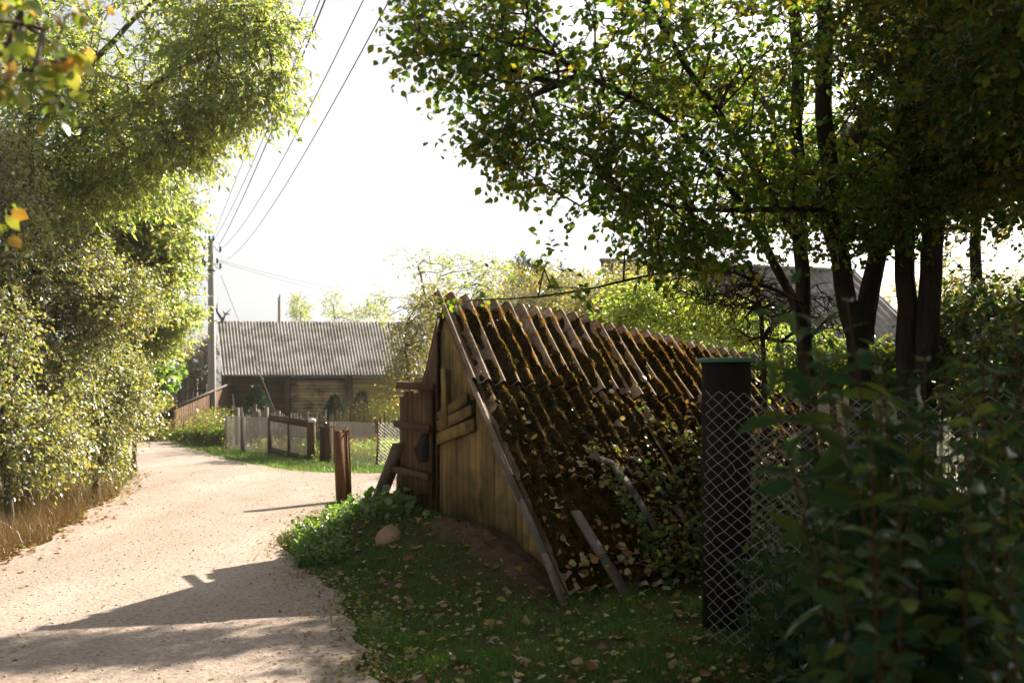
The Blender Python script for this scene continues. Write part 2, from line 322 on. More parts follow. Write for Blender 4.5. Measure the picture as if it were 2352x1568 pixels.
def dens(pts, st=.15, wig=.07):
    out = []
    for a, b in zip(pts[:-1], pts[1:]):
        a = A(a, dtype=float) if False else np.array(a, float); b = np.array(b, float); n = max(1, int(np.linalg.norm(b-a)/st))
        for k in range(n): out.append(a+(b-a)*k/n)
    out.append(np.array(pts[-1], float)); out = np.array(out)
    ker = np.ones(7)/7
    for c in (0, 1):
        pad = np.concatenate([np.full(3, out[0, c]), out[:, c], np.full(3, out[-1, c])]); out[:, c] = np.convolve(pad, ker, 'valid')
    out[:, 0] += wig*2*(fbm(out[:, 0]*1.3, out[:, 1], .35, 3)-.5); out[:, 1] += wig*2*(fbm(out[:, 0], out[:, 1]*1.3, .35, 9)-.5)
    return out
RE, FE, LE = dens(edge, .09, .15), dens(far, .4, .15), dens(left, .2, .2)
RP = np.concatenate([RE, FE, LE])
def inpoly(x, y, poly):
    ins = np.zeros(len(x), bool); n = len(poly); xj, yj = poly[-1]
    for k in range(n):
        xi, yi = poly[k]
        if yi != yj:
            c = ((yi > y) != (yj > y)) & (x < (xj-xi)*(y-yi)/(yj-yi)+xi); ins ^= c
        xj, yj = xi, yi
    return ins
from mathutils.geometry import tessellate_polygon
tri = tessellate_polygon([[Vector((p[0], p[1], 0)) for p in RP]])
o = mesh('road', np.c_[RP, np.full(len(RP), .004)], np.array(tri), M['road'])
if o.data.polygons[0].normal.z < 0: o.data.flip_normals()
tag(o, 'pale sandy gravel village road curving left', kind='structure')
def scatter(n, x0, x1, y0, y1, road=False, dens_y=False):
    x = RNG.uniform(x0, x1, n); y = RNG.uniform(y0, y1, n) if not dens_y else y0*(y1/y0)**RNG.random(n)
    k = inpoly(x, y, RP); k = k if road else ~k
    return x[k], y[k]
# gravel stones lying on the road
def pebbles(x, y, r, name, label, m, z0=.004):
    n = len(x); ph = (1+5**.5)/2
    ico = unit(A([[0, 1, ph], [0, -1, ph], [0, 1, -ph], [0, -1, -ph], [1, ph, 0], [-1, ph, 0], [1, -ph, 0], [-1, -ph, 0], [ph, 0, 1], [ph, 0, -1], [-ph, 0, 1], [-ph, 0, -1]], ))
    T = A([[0, 1, 8], [0, 8, 4], [0, 4, 5], [0, 5, 10], [0, 10, 1], [1, 10, 7], [1, 7, 6], [1, 6, 8], [8, 6, 9], [8, 9, 4], [4, 9, 2], [4, 2, 5], [5, 2, 11], [5, 11, 10], [10, 11, 7], [3, 7, 11], [3, 6, 7], [3, 9, 6], [3, 2, 9], [3, 11, 2]])
    V = ico[None]*(1+RNG.normal(0, .15, (n, 12, 1)))*r[:, None, None]*A([1.1, 1, .6])
    an = RNG.uniform(0, 6.3, n); ca, sa = np.cos(an)[:, None], np.sin(an)[:, None]
    V = np.stack([V[..., 0]*ca-V[..., 1]*sa, V[..., 0]*sa+V[..., 1]*ca, V[..., 2]], -1)
    V += np.stack([x, y, np.full(n, z0)+r*.3], -1)[:, None]
    return tag(mesh(name, V.reshape(-1, 3), (T[None]+np.arange(n)[:, None, None]*12).reshape(-1, 3), m, rnd=np.repeat(RNG.random(n), 20)), label, 'gravel', kind='stuff')
x, y = scatter(42000, -7, 1, 4.2, 22, True, True)
pebbles(x, y, np.minimum(RNG.exponential(.0016, len(x))+.002, .012), 'gravel', 'loose grit and small stones on the sandy road', M['pebble'])

# grass and litter
def blades(name, label, x, y, h, wd, m, lean=.35, cat='grass', parent=None):
    n = len(x); z = np.maximum(ground(x, y), -.02)-.003; b = np.stack([x, y, z], -1)
    an = RNG.uniform(0, 6.283, n); side = np.stack([np.cos(an), np.sin(an), 0*an], -1)
    ln = RNG.normal(0, lean, (n, 2))*h[:, None]; top = b+np.c_[ln, h*.95]; mid = b+np.c_[ln*.3, h*.55]
    sw = (side*wd[:, None])
    V = np.stack([b-sw, b+sw, mid+sw*.7, mid-sw*.7, top], 1).reshape(-1, 3); k = np.arange(n)[:, None]*5
    r = np.clip(RNG.random(n)*.6+.5*fbm(x, y, .5, 21), 0, 1)
    return tag(mesh(name, V, [np.concatenate([k+2, k+4, k+3], 1), np.concatenate([k, k+1, k+2, k+3], 1)], m, rnd=np.concatenate([r, r])), label, cat, kind='stuff')
def in_cellar(x, y, e=0.):
    s, u = su(x, y); return (s > .05-e) & (s < 4) & (u > -1.3-e) & (u < 2.3+e)
x, y = scatter(330000, -3.2, 4.5, 3.9, 14, False, True)
s_, u_ = su(x, y)
dirt = np.exp(-((s_+.25)/.55)**2)*np.clip((u_-.2)/.4, 0, 1)*np.clip((2.7-u_)/.4, 0, 1)
k = (~in_cellar(x, y)) & (RNG.random(len(x)) > dirt*.85) & (fbm(x, y, .3, 31) > .38)
x, y = x[k], y[k]
hh = RNG.uniform(.03, .085, len(x))*(.2+1.7*fbm(x, y, .45, 33)**1.5)
blades('lawn_grass', 'dark green shaded grass between the road and the cellar', x, y, hh, RNG.uniform(.0015, .0032, len(x)), M['grass'], .5)
x, y = scatter(170000, -11, 5, 15, 27, False, True)
blades('verge_grass', 'sunlit green grass verge below the wire fence', x, y, RNG.uniform(.04, .11, len(x)), RNG.uniform(.003, .006, len(x)), M['grass'], .4)
x, y = scatter(230000, -14, -4.4, 6, 31, False, True)
k = (x > -6.3-.5*(y-8)*.9) & (x < np.where(y < 17, -4.3-.12*(y-9), -6.4-.45*(y-17))); x, y = x[k], y[k]
blades('dry_grass', 'tall dry brown grass on the bank at the left of the road', x, y, RNG.uniform(.1, .42, len(x))*(.5+.8*fbm(x, y, .8, 3)), RNG.uniform(.0015, .0035, len(x)), M['dry_grass'], .35)
ii = RNG.integers(0, len(RE), 5200); x = RE[ii, 0]+RNG.normal(0, .11, 5200)*(.4+1.2*(fbm(RE[ii, 0], RE[ii, 1], .5, 4)>.5)); y = RE[ii, 1]+RNG.normal(0, .1, 5200); k = (y > 4) & (y < 14) & (fbm(x, y, .25, 44) > .45); x, y = x[k], y[k]
blades('edge_grass', 'ragged grass tufts creeping over the right edge of the road', x, y, RNG.uniform(.03, .11, len(x)), RNG.uniform(.002, .004, len(x)), M['grass'], .6)
ii = RNG.integers(0, len(FE), 9000); x = FE[ii, 0]+RNG.normal(0, .2, 9000); y = FE[ii, 1]+RNG.normal(0, .2, 9000)
blades('edge_grass', 'ragged sunny grass creeping over the far edge of the road', x, y, RNG.uniform(.03, .1, len(x)), RNG.uniform(.003, .006, len(x)), M['grass'], .6)
# bare dirt bank in front of the cellar gable
gs, gu = np.meshgrid(np.linspace(-1.0, .25, 60), np.linspace(-.5, 2.75, 110), indexing='ij')
xx = A0[0]+gs*SD[0]+gu*UD[0]; yy = A0[1]+gs*SD[1]+gu*UD[1]
mk = np.exp(-((gs+.06)/.26)**2)*np.clip((gu+.1)/.6, 0, 1)*np.clip((2.6-gu)/.6, 0, 1)*(.55+.9*fbm(gs*2, gu, .4, 77))
zz = ground(xx, yy)-.03+.055*mk+.06*mk*(fbm(xx, yy, .09, 14)-.4)+.02*mk*(vn(xx, yy, .025, 15)-.5)
n0, n1 = gs.shape; i, j = np.meshgrid(np.arange(n0-1), np.arange(n1-1), indexing='ij'); i = i.ravel(); j = j.ravel()
o = mesh('dirt_bank', np.stack([xx, yy, zz], -1).reshape(-1, 3), np.stack([i*n1+j, (i+1)*n1+j, (i+1)*n1+j+1, i*n1+j+1], -1), M['dirt'], smooth=True)
tag(o, 'bare reddish dirt heaped against the foot of the cellar gable', kind='structure')
# fallen leaves
def litter(name, label, x, y, size, z=None, tilt=.35, m='litter'):
    z = ground(x, y)+.02 if z is None else z
    n = len(x); an = RNG.uniform(0, 6.283, n); d = np.stack([np.cos(an), np.sin(an), RNG.normal(0, tilt, n)], -1)
    V, fs, r = leaves(np.stack([x, y, z], -1), d, size, 'ovate', .75, width=1.3, curl=1.2)
    return tag(mesh(name, V, fs, M[m], rnd=r), label, 'leaf litter', kind='stuff')
x, y = scatter(8200, -3, 3.2, 3.9, 12.5, False, True); k = ~in_cellar(x, y, .1) & (RNG.random(len(x)) < .25+fbm(x, y, .6, 8)); x, y = x[k], y[k]
ed = np.abs(x+1.1+.1*(y-6))
litter('fallen_leaf_litter', 'fallen yellow and brown leaves in the shaded grass', x, y, RNG.uniform(.02, .045, len(x))*np.where(RNG.random(len(x)) < .28, 1.9, 1), ground(x, y)+RNG.uniform(.01, .055, len(x)))
q = RE[(RE[:, 1] > 4.5) & (RE[:, 1] < 13)]; q = np.repeat(q, 22, 0)+RNG.normal(0, .16, (len(q)*22, 2))
litter('road_edge_litter', 'brown leaf litter gathered along the edge of the road', q[:, 0], q[:, 1], RNG.uniform(.01, .04, len(q)), np.maximum(ground(q[:, 0], q[:, 1]), .004)+.008)
q = LE[(LE[:, 1] > 7) & (LE[:, 1] < 19)]; q = np.repeat(q, 22, 0)+RNG.normal(0, .22, (len(q)*22, 2))+A([-.15, 0])
litter('bank_leaf_litter', 'rusty fallen leaves at the foot of the dry bank', q[:, 0], q[:, 1], RNG.uniform(.03, .07, len(q)), np.maximum(ground(q[:, 0], q[:, 1]), .004)+.012)
x, y = scatter(900, -6, 0, 4.5, 22, True, True)
litter('road_leaf_litter', 'scattered small dead leaves on the open road', x, y, RNG.uniform(.015, .04, len(x)), np.full(len(x), .008), .15)
print('ground done')
# ------------------------------------------------------------- root cellar
ZR = lambda s: np.interp(s, [-1, 0, .8, 1.6, 2.7, 3.95], [2.51, 2.505, 2.42, 2.335, 2.16, 2.0])
def roof(s, u, h=0.):
    """point on the cellar roof at s along the ridge, u across it (u>0 faces the camera's right)."""
    s = np.asarray(s, float); u = np.asarray(u, float)+0*s; zr = ZR(s)
    up = np.abs(u); lim = np.where(u > 0, 2.42, 1.4); zf = np.where(u > 0, .06, .45)
    z = zr+(zf-zr)*(up/lim)**.97-.05*np.sin(np.pi*np.clip(up/lim, 0, 1))*(.6+.4*np.sin(s*1.7+.4))
    z = z+.05*(fbm(s+3, u+5, 1.1, 41)-.5)
    sg = np.where(u >= 0, 1., -1.)
    return np.stack([A0[0]+s*SD[0]+(u+sg*h*.7)*UD[0], A0[1]+s*SD[1]+(u+sg*h*.7)*UD[1], z+h*.72], -1)
def sheet(s0, s1, u0, u1, h0, dv=0., edge=0., tear=None):
    ns = int((s1-s0)/.0125)+1; nu = int(abs(u1-u0)/.05)+2
    ss, uu = np.meshgrid(np.linspace(s0, s1, ns), np.linspace(u0, u1, nu), indexing='ij')
    uu = uu+edge*(fbm(ss*3, uu*0+s0*7+u0, .3, 51)-.5)*np.clip((np.abs(uu)-abs(u1)+.15)/.15, 0, 1)
    wv = .036*np.cos(2*math.pi*ss/.15); t = (uu-u0)/(u1-u0+1e-9)
    top = roof(ss, uu, h0+wv+dv*t); bot = roof(ss, uu, h0+wv+dv*t-.007)
    V = np.concatenate([top.reshape(-1, 3), bot.reshape(-1, 3)]); n = ns*nu
    i, j = np.meshgrid(np.arange(ns-1), np.arange(nu-1), indexing='ij'); i = i.ravel(); j = j.ravel()
    q = np.stack([i*nu+j, (i+1)*nu+j, (i+1)*nu+j+1, i*nu+j+1], -1); Fs = [q, q[:, ::-1]+n]
    a = np.arange(nu-1); b = np.arange(ns-1)
    V = np.concatenate([V, V]); m2 = 2*n
    Fs += [m2+f_ for f_ in [np.stack([a, a+1, a+1+n, a+n], -1), np.stack([(ns-1)*nu+a+1, (ns-1)*nu+a, (ns-1)*nu+a+n, (ns-1)*nu+a+1+n], -1)]]
    Fs += [m2+f_ for f_ in [np.stack([(b+1)*nu, b*nu, b*nu+n, (b+1)*nu+n], -1), np.stack([b*nu+nu-1, (b+1)*nu+nu-1, (b+1)*nu+nu-1+n, b*nu+nu-1+n], -1)]]
    return V, [np.concatenate(Fs)]
cel = thing('root_cellar', (A0[0], A0[1], .3), 'old plank-gabled root cellar under a mossy corrugated roof beside the road', 'cellar')
for ci, (s0, s1) in enumerate(((-.025, 1.64), (1.6, 2.83), (2.79, 4.0))):
    for ri, (u0, u1) in enumerate(((-.03, .80), (.72, 1.56), (1.48, 2.40))):
        V, Fs = sheet(s0, s1, u0, u1, .02-.028*ri-.035*ci, .02, .06 if ri == 2 else .015)
        mesh('roof_sheet', V, Fs, M['cellar_sheet'], cel, smooth=True)
    for ri, (u0, u1) in enumerate(((.0, -.75), (-.68, -1.42))):
        V, Fs = sheet(s0 if ci else .075, s1, u0, u1, .0-.028*ri-.035*ci, .02, .02)
        mesh('roof_sheet', V, Fs, M['cellar_sheet'], cel, smooth=True)
# moss heightfield lying over the sheets
ss, uu = np.meshgrid(np.arange(.09, 3.9, .0135), np.arange(.10, 2.385, .012), indexing='ij')
base = .02-.028*(uu > .795)-.028*(uu > 1.55)-.035*(ss > 1.62)-.035*(ss > 2.8)+.036*np.cos(2*math.pi*ss/.15)
low_ = np.clip((uu-.75-.25*np.clip(1.2-ss, 0, 1))/.35, 0, 1)
cov = .55+.07*np.clip((uu-.25)/.6, 0, 1)+.05*np.clip(ss/2, 0, 1)+.18*low_-.16*np.clip((.42-uu)/.3, 0, 1)-.04*np.clip((uu-2.1)/.3, 0, 1)-.22*np.exp(-((ss-.05)/.1)**2)
nz = fbm(ss, uu*.8, .22, 61, 4); crest = (.06+.20*np.clip((1.05-uu)/.6, 0, 1))*np.cos(2*math.pi*(ss-.022)/.15)*(1-low_*.8)
tk = (nz-(1-cov)-crest*.8)
th = np.clip(tk, -.08, .16)*.30+.022*(vn(ss, uu, .028, 71)-.5)*(tk > -.02)+.012*(vn(ss, uu, .013, 72)-.5)
th = np.minimum(th, .045+.03*low_)-low_*(th > 0)*.02*np.cos(2*math.pi*ss/.15)
pt = roof(ss, uu, base+th); ns, nu = ss.shape
i, j = np.meshgrid(np.arange(ns-1), np.arange(nu-1), indexing='ij'); i = i.ravel(); j = j.ravel()
q = np.stack([i*nu+j, (i+1)*nu+j, (i+1)*nu+j+1, i*nu+j+1], -1); q = q[(th.ravel()[q] > -.012).any(1)]
used = np.unique(q); mp = np.zeros(ns*nu, int); mp[used] = np.arange(len(used))
mo = mesh('moss', pt.reshape(-1, 3)[used], mp[q], M['moss'], cel, smooth=True); mo['kind'] = 'stuff'
f = np.where(th.ravel() > .002)[0]; f = f[RNG.integers(0, len(f), 90000)]; f = f[RNG.random(len(f)) > .75*np.clip((uu.ravel()[f]-.8)/.3, 0, 1)]
f2 = np.where((th.ravel() < 0) & (fbm(ss, uu, .05, 66, 2).ravel() > .56) & (uu.ravel() < 1.2))[0]; f = np.concatenate([f, f2[RNG.integers(0, len(f2), 40000)]])
p0 = roof(ss.ravel()[f]+RNG.normal(0, .006, len(f)), uu.ravel()[f]+RNG.normal(0, .006, len(f)), (base+np.maximum(th, 0)).ravel()[f]-.003)
d = unit(A([UD[0]*.5, UD[1]*.5, .8])+RNG.normal(0, .55, (len(f), 3)))
V, fs, r = leaves(p0, d, RNG.uniform(.008, .022, len(f)), 'quad', .5, width=.5)
mo2 = mesh('moss_tuft', V, fs, M['moss_tuft'], mo, rnd=r)
# gable planks, in the plane s = .11
GS = .11
def gp(u, z, s=GS): return A([A0[0]+s*SD[0]+u*UD[0], A0[1]+s*SD[1]+u*UD[1], z])
def zroof(u, s=GS): return float(roof(s, u)[..., 2])-.075
def gboard(mb, ua, ub, z0a, z1f, s=GS, th=.022, rnd=None, skew=0.):
    """one upright board between ua and ub from z0 to the roof line (or a given top)."""
    za, zb = (z1f(ua), z1f(ub)) if callable(z1f) else (z1f+RNG.normal(0, .01), z1f+RNG.normal(0, .01))
    if callable(z0a): z0, z0b = z0a(ua), z0a(ub)
    else: z0 = z0b = z0a
    sj = RNG.normal(0, .003); o_ = SD*th
    poly = [gp(ua, z0, s+sj), gp(ub, z0b, s+sj), gp(ub+skew, zb, s+sj), gp(ua+skew, za, s+sj)]
    if min(za-z0, zb-z0b) < .02: return
    V = np.array(poly+[p+A([o_[0], o_[1], 0]) for p in poly])
    mb.add(V, np.array([[0, 1, 2, 3][::-1], [4, 5, 6, 7], [0, 4, 5, 1][::-1], [1, 5, 6, 2][::-1], [2, 6, 7, 3][::-1], [3, 7, 4, 0][::-1]]), RNG.random() if rnd is None else rnd)
mb = MB(); u = -.26
diag = lambda u_: 1.13+.2*(u_+.16)
while u < 2.3:
    w_ = RNG.uniform(.1, .15); ub = min(u+w_, 2.34)
    bot = float(ground(*(gp((u+ub)/2, 0)[:2])))-.12
    topf = (lambda q: min(zroof(q), diag(q)+.01)) if (u < .62) else zroof
    gboard(mb, u, ub-.005, bot, topf); u = ub
gb = mb.build('gable_board', M['ochre'], cel)
mb = MB(); u = -.2
while u < .75:
    w_ = RNG.uniform(.08, .13); gboard(mb, u, u+w_-.004, lambda q: diag(q)+.22, zroof, GS+.012, rnd=RNG.uniform(.3, .8)); u += w_
mb.build('upper_gable_board', M['ochre'], cel)
mb = MB()
def rail(ua, ub, za, zb, wd, s, rnd=.6, th=.03):
    p0, p1 = gp(ua, za, s), gp(ub, zb, s); mb.beam(p0, p1, wd, th, side=(0, 0, 1), jit=.003, rnd=rnd)
rail(-.19, .66, 1.10, 1.27, .11, GS-.022, .8); rail(-.17, .60, 1.22, 1.40, .10, GS-.019, .5); rail(-.15, .50, 1.32, 1.50, .09, GS-.02, .35)
mb.beam(gp(.06, 1.24, GS-.045), gp(.02, 1.78, GS-.045), .10, .025, side=(UD[0], UD[1], 0), jit=.003, rnd=.7)
mb.build('rail', M['ochre'], cel)
# left, darker part of the gable with the battened door
mb = MB(); u = -1.3
while u < -.18:
    w_ = RNG.uniform(.11, .16); ub = min(u+w_, -.175); bot = float(ground(*(gp(u, 0)[:2])))-.1
    gboard(mb, u, ub-.006, bot, lambda q: min(zroof(q)+.13, 2.42), GS-.035); u = ub
mb.build('side_gable_board', M['brown'], cel)
door = None; mb = MB(); u = -1.06; tops = [1.50, 1.56, 1.58, 1.55, 1.6, 1.57, 1.6, 1.6]; k = 0
while u < -.2:
    w_ = [.13, .15, .12, .14, .11, .13, .1, .1][k]; gboard(mb, u-.0, u+w_-.008, .52+.02*(k % 3), tops[k], GS-.09, .028, skew=.0); u += w_; k += 1
door = mb.build('door', M['brown'], cel)
for z_, ua, ub in ((1.62, -.98, -.04), (1.21, -1.04, -.14), (.74, -1.12, -.18)):
    mb = MB(); mb.beam(gp(ua, z_+.01, GS-.14), gp(ub, z_-.01, GS-.12), .07, .035, side=(0, 0, 1), jit=.004)
    mb.build('batten', M['leanto'], door)
mb = MB()   # dark torn scrap of roofing felt nailed by the door
mb.add(np.array([gp(-.40, 1.13, GS-.115), gp(-.24, 1.16, GS-.12), gp(-.22, .88, GS-.125), gp(-.33, .86, GS-.15), gp(-.52, .99, GS-.14), gp(-.44, 1.04, GS-.12)]), [np.array([[0, 1, 2, 3, 4, 5]])], .2)
fo = mb.build('felt_scrap', M['darkpipe'], cel); sm_ = fo.modifiers.new('thick', 'SOLIDIFY'); sm_.thickness = .006
mb = MB(); mb.beam(gp(-.17, 2.30, GS-.02), gp(-.03, 2.29, GS-.02), .06, .03, side=(0, 0, 1)); mb.build('collar_board', M['brown'], cel)
# barge boards under the sheet edge
for sg, ue, n_ in ((1, 2.5, 7),):
    us = np.linspace(.02*sg, ue, n_)
    for a_, b_ in zip(us[:-1], us[1:]):
        pass
    mb = MB()
    for a_, b_ in zip(us[:-1], us[1:]):
        za, zb = float(roof(0., a_)[..., 2])-.062, float(roof(0., b_)[..., 2])-.062
        mb.beam(gp(a_, za, .045), gp(b_, zb, .045), .05, .03, side=(0, 0, 1), jit=.003, rnd=.5)
    mb.build('barge_board', M['leanto'], cel)
# long loose edging strip lying on the sheet edge from the eave up, and broken pieces of sheet
def strip(name, label, pts, wd, th, m, cat, curl=0):
    mb = MB(); pts = [np.asarray(p, float) for p in pts]
    for a_, b_ in zip(pts[:-1], pts[1:]): mb.beam(a_, b_+(b_-a_)*.03, wd, th, side=(SD[0], SD[1], 0), jit=.003, rnd=.5)
    o_ = mb.build(name, M[m], origin=pts[-1]); return tag(o_, label, cat)
strip('edging_strip', 'long grey bent strip along the lower right edge of the cellar gable', [roof(-.03, 1.3, .03), roof(-.02, 1.75, .035), roof(-.03, 2.15, .04), roof(-.05, 2.5, .03)], .05, .02, 'old_strip', 'strip')
strip('edging_strip', 'pale broken strip lying slantwise in the middle of the mossy roof', [roof(.80, 1.42, .09), roof(.98, 1.5, .10), roof(1.03, 1.75, .10), roof(1.07, 2.02, .07)], .075, .01, 'old_strip', 'strip')
strip('edging_strip', 'short pale strip at the foot of the mossy roof beside the leaves', [roof(1.4, 1.85, .05), roof(1.46, 2.15, .05)], .06, .015, 'old_strip', 'strip')
strip('plank', 'dark plank leaning on the ground at the foot of the roof', [roof(.42, 1.85, .05), roof(.50, 2.5, .03)], .09, .025, 'old_strip', 'plank')
strip('plank', 'weathered board leaning against the left side of the cellar gable', [gp(-.93, 1.02, -.02), gp(-1.5, .42, -.04)], .16, .03, 'graywood', 'plank')
# litter on the roof
n = 2400; s_ = RNG.uniform(.1, 3.8, n); u_ = .15+2.2*RNG.random(n)**.6; k = (RNG.random(n) < .12+.88*np.clip((u_-.75)/.7, 0, 1)) & (fbm(s_, u_, .3, 88) > .40+.12*RNG.random(n)); s_, u_ = s_[k], u_[k]
p = roof(s_, u_, .045+RNG.uniform(-.01, .03, len(s_)))
d = RNG.normal(0, 1, (len(p), 3)); nrm = A([UD[0]*.7, UD[1]*.7, .7]); d = unit(d-nrm*(d@nrm)[:, None]*.75)
T = 'ovate'; V, fs, r = leaves(p, d, RNG.uniform(.02, .08, len(p)), T, .6, width=1.2, curl=1.3)
tag(mesh('roof_leaf_litter', V, fs, M['litter'], rnd=r), 'fallen leaves caught in the moss of the cellar roof', 'leaf litter', kind='stuff')
# creeping vine over the shaded lower right of the roof
root = thing('creeper', roof(2.6, 2.45), 'leafy creeper growing over the right end of the cellar roof', 'creeper')
mb = MB(); mb2 = MB()
for q in range(110):
    s1, u1 = RNG.uniform(.5 if q > 70 else 1.5, 3.9), 2.4; pts = []; an = RNG.uniform(-.8, .8)
    for st in range(int(RNG.uniform(8, 26))):
        pts.append(roof(s1, max(u1, .2), .05+.03*RNG.random())); s1 += math.sin(an)*.08; u1 -= math.cos(an)*.08; an += RNG.normal(0, .35); s1 = min(max(s1, .9), 3.9)
        if u1 < .6 or (s1 < 1.4 and u1 < 1.3): break
    pts = np.array(pts)
    if len(pts) > 2:
        mb.tube(pts, .0025, 4); lp = np.repeat(pts, 3, 0)+RNG.normal(0, .03, (len(pts)*3, 3))+A([0, 0, .02])
        leaves(lp, RNG.normal(0, 1, lp.shape)+A([.2, -.5, .2]), RNG.uniform(.03, .07, len(lp)), 'ovate', .5, mb2, width=1.1)
mb.build('stem', M['twig'], root); mb2.build('foliage', M['vine_leaf'], root)
print('cellar done')

# ------------------------------------------------------------- barn
def corr(c00, c10, c01, c11, pitch, amp, nrows, th=.012, n_per=8):
    """corrugated roof between four corners: c00-c10 along the ridge, c01-c11 along the eave."""
    c00, c10, c01, c11 = [np.asarray(q, float) for q in (c00, c10, c01, c11)]
    L = np.linalg.norm(c10-c00); ns = int(L/pitch*n_per)+1; mb = MB()
    nrm = unit(np.cross(c10-c00, c01-c00)); nrm = nrm if nrm[2] > 0 else -nrm
    for r_ in range(nrows):
        t0, t1 = r_/nrows, (r_+1)/nrows+(.02 if r_ < nrows-1 else 0)
        sx, ty = np.meshgrid(np.linspace(0, 1, ns), [t0, (t0+t1)/2, t1], indexing='ij')
        B = (c00*(1-sx[..., None])+c10*sx[..., None])*(1-ty[..., None])+(c01*(1-sx[..., None])+c11*sx[..., None])*ty[..., None]
        wv = amp*np.cos(2*math.pi*sx*L/pitch)-.004*(1-(ty-t0)/(t1-t0))+.006*(fbm(sx*L, ty*0+2, 1.2, 81)-.5)
        top = B+nrm*wv[..., None]; bot = top-nrm*th; n = ns*3
        i, j = np.meshgrid(np.arange(ns-1), np.arange(2), indexing='ij'); i = i.ravel(); j = j.ravel()
        q = np.stack([i*3+j, (i+1)*3+j, (i+1)*3+j+1, i*3+j+1], -1); b_ = np.arange(ns-1)
        Fs = [q, q[:, ::-1]+n]+[2*n+f_ for f_ in [np.stack([b_*3+2, (b_+1)*3+2, (b_+1)*3+2+n, b_*3+2+n], -1), np.stack([(b_+1)*3, b_*3, b_*3+n, (b_+1)*3+n], -1), np.array([[0, 1, 1+n, n], [1, 2, 2+n, 1+n]])]]
        mb.add(np.concatenate([top.reshape(-1, 3), bot.reshape(-1, 3)]*2), [np.concatenate(Fs)], .5)
    return mb
BL, BR = P(524, 870, 36), P(1010, 870, 37.2)          # front wall ends at the eave
BL[2] = BR[2] = 2.0
barn = thing('barn', (BL[0]+3, 37, 0), 'long low timber barn with a grey corrugated roof behind the picket fence', 'barn')
ex = unit((BR-BL)*A([1, 1, 0])); ey = A([-ex[1], ex[0], 0])   # ey points away from the camera
r0, r1 = P(498, 738, 41), P(1000, 741, 42); e0, e1 = P(511, 861, 35.6), P(1028, 861, 36.6)
corr(r0, r1, e0, e1, .128, .03, 4).build('roof', M['slate'], barn, smooth=True)
bk0, bk1 = r0+ey*5.2-A([0, 0, 2.2]), r1+ey*5.2-A([0, 0, 2.2])
corr(r0+A([0, 0, .0]), r1, bk0, bk1, .175, .032, 3, n_per=5).build('roof', M['slate'], barn, smooth=True)
def wallp(a, z): return BL+ex*a+A([0, 0, z-BL[2]])
Lw = np.linalg.norm((BR-BL)[:2])
seg = lambda px: (px-524)/(1010-524)*Lw
def bwall(name, a0, a1, m, z0=0., z1=2.0, off=0., hh=.17, th=.05, gap=.006):
    mb = MB(); z = z0
    while z < z1-.02:
        h = min(hh*RNG.uniform(.8, 1.2), z1-z)
        c = wallp((a0+a1)/2, z+h/2)-ey*(off+RNG.uniform(0, .012)); mb.box(c, ex*(a1-a0)/2, ey*th/2, A([0, 0, h/2-gap]), .004); z += h
    return mb.build(name, M[m], barn)
bwall('dark_wall', seg(528), seg(650), 'barndark'); bwall('plank_wall', seg(664), seg(790), 'barnplank', 0, 1.86, off=-.05, hh=.13, gap=.009); bwall('painted_wall', seg(806), seg(1010), 'barnochre')
for px, wd in ((526, .12), (657, .2), (798, .22), (1008, .2)):
    mb = MB(); mb.box(wallp(seg(px), 1.0)-ey*.03, ex*wd/2, ey*.09, A([0, 0, 1.02]), .004, .5); mb.build('post', M['barndark'], barn)
mb = MB(); mb.box(wallp(Lw/2, 2.06)-ey*.06, ex*(Lw/2+.25), ey*.06, A([0, 0, .055]), .003); mb.build('wall_plate', M['graywood'], barn)
mb = MB(); mb.box(wallp(Lw/2, 1.0)+ey*5.2, ex*Lw/2, ey*4.9, A([0, 0, 1.0])); mb.build('inner_wall', M['barndark'], barn)
mb = MB()                                                # left gable triangle and end wall
for q in range(24):
    t0 = q/24; a_ = BL+ey*(t0*10.4)-ex*.12; hgt = 2.0+(r0[2]-2.15)*(1-abs(t0*10.4-5.2)/5.2)
    mb.box(A([a_[0], a_[1], hgt/2]), ex*.02, ey*.21, A([0, 0, hgt/2]), .003)
mb.build('gable_wall', M['leanto'], barn)
# lean-to at the barn's left end: board wall running toward the road with a sloping roof
Lr = thing('lean_to', P(395, 1010, 30)*A([1, 1, 0]), 'dark board lean-to with a sloping roof between the road and the barn', 'shed')
pa, pb = P(528, 880, 35.9), P(392, 936, 30.4); mb = MB(); n = 34
for q in range(n):
    t = (q+.5)/n; c = pa*(1-t)+pb*t; d_ = unit((pb-pa)*A([1, 1, 0])); L_ = np.linalg.norm((pb-pa)[:2])/n
    mb.box(A([c[0]-(.12 if q == n-1 else 0), c[1], c[2]/2]), d_*(L_/2-.004), np.cross(d_, [0, 0, 1])*.012, A([0, 0, c[2]/2]), .004)
mb.build('wall', M['leanto'], Lr)
out = A([-1.6, 1.2, -.75]); mb = MB(); th_ = A([0, 0, -.06])
q4 = [pa+A([.1, -.05, .05]), pb+A([.15, -.35, .02]), pb+out, pa+out*.9]; V = np.array(q4+[q+th_ for q in q4])
mb.add(V, np.array([[0, 1, 2, 3], [7, 6, 5, 4], [0, 4, 5, 1], [1, 5, 6, 2], [2, 6, 7, 3], [3, 7, 4, 0]]), .5); mb.build('roof', M['graywood'], Lr)
mb = MB(); mb.box((pb+out*.5)*A([1, 1, 0])+A([0, 0, .28]), unit(out*A([1, 1, 0]))*.95, A([.015, .02, 0]), A([0, 0, .28])); mb.build('end_wall', M['leanto'], Lr)
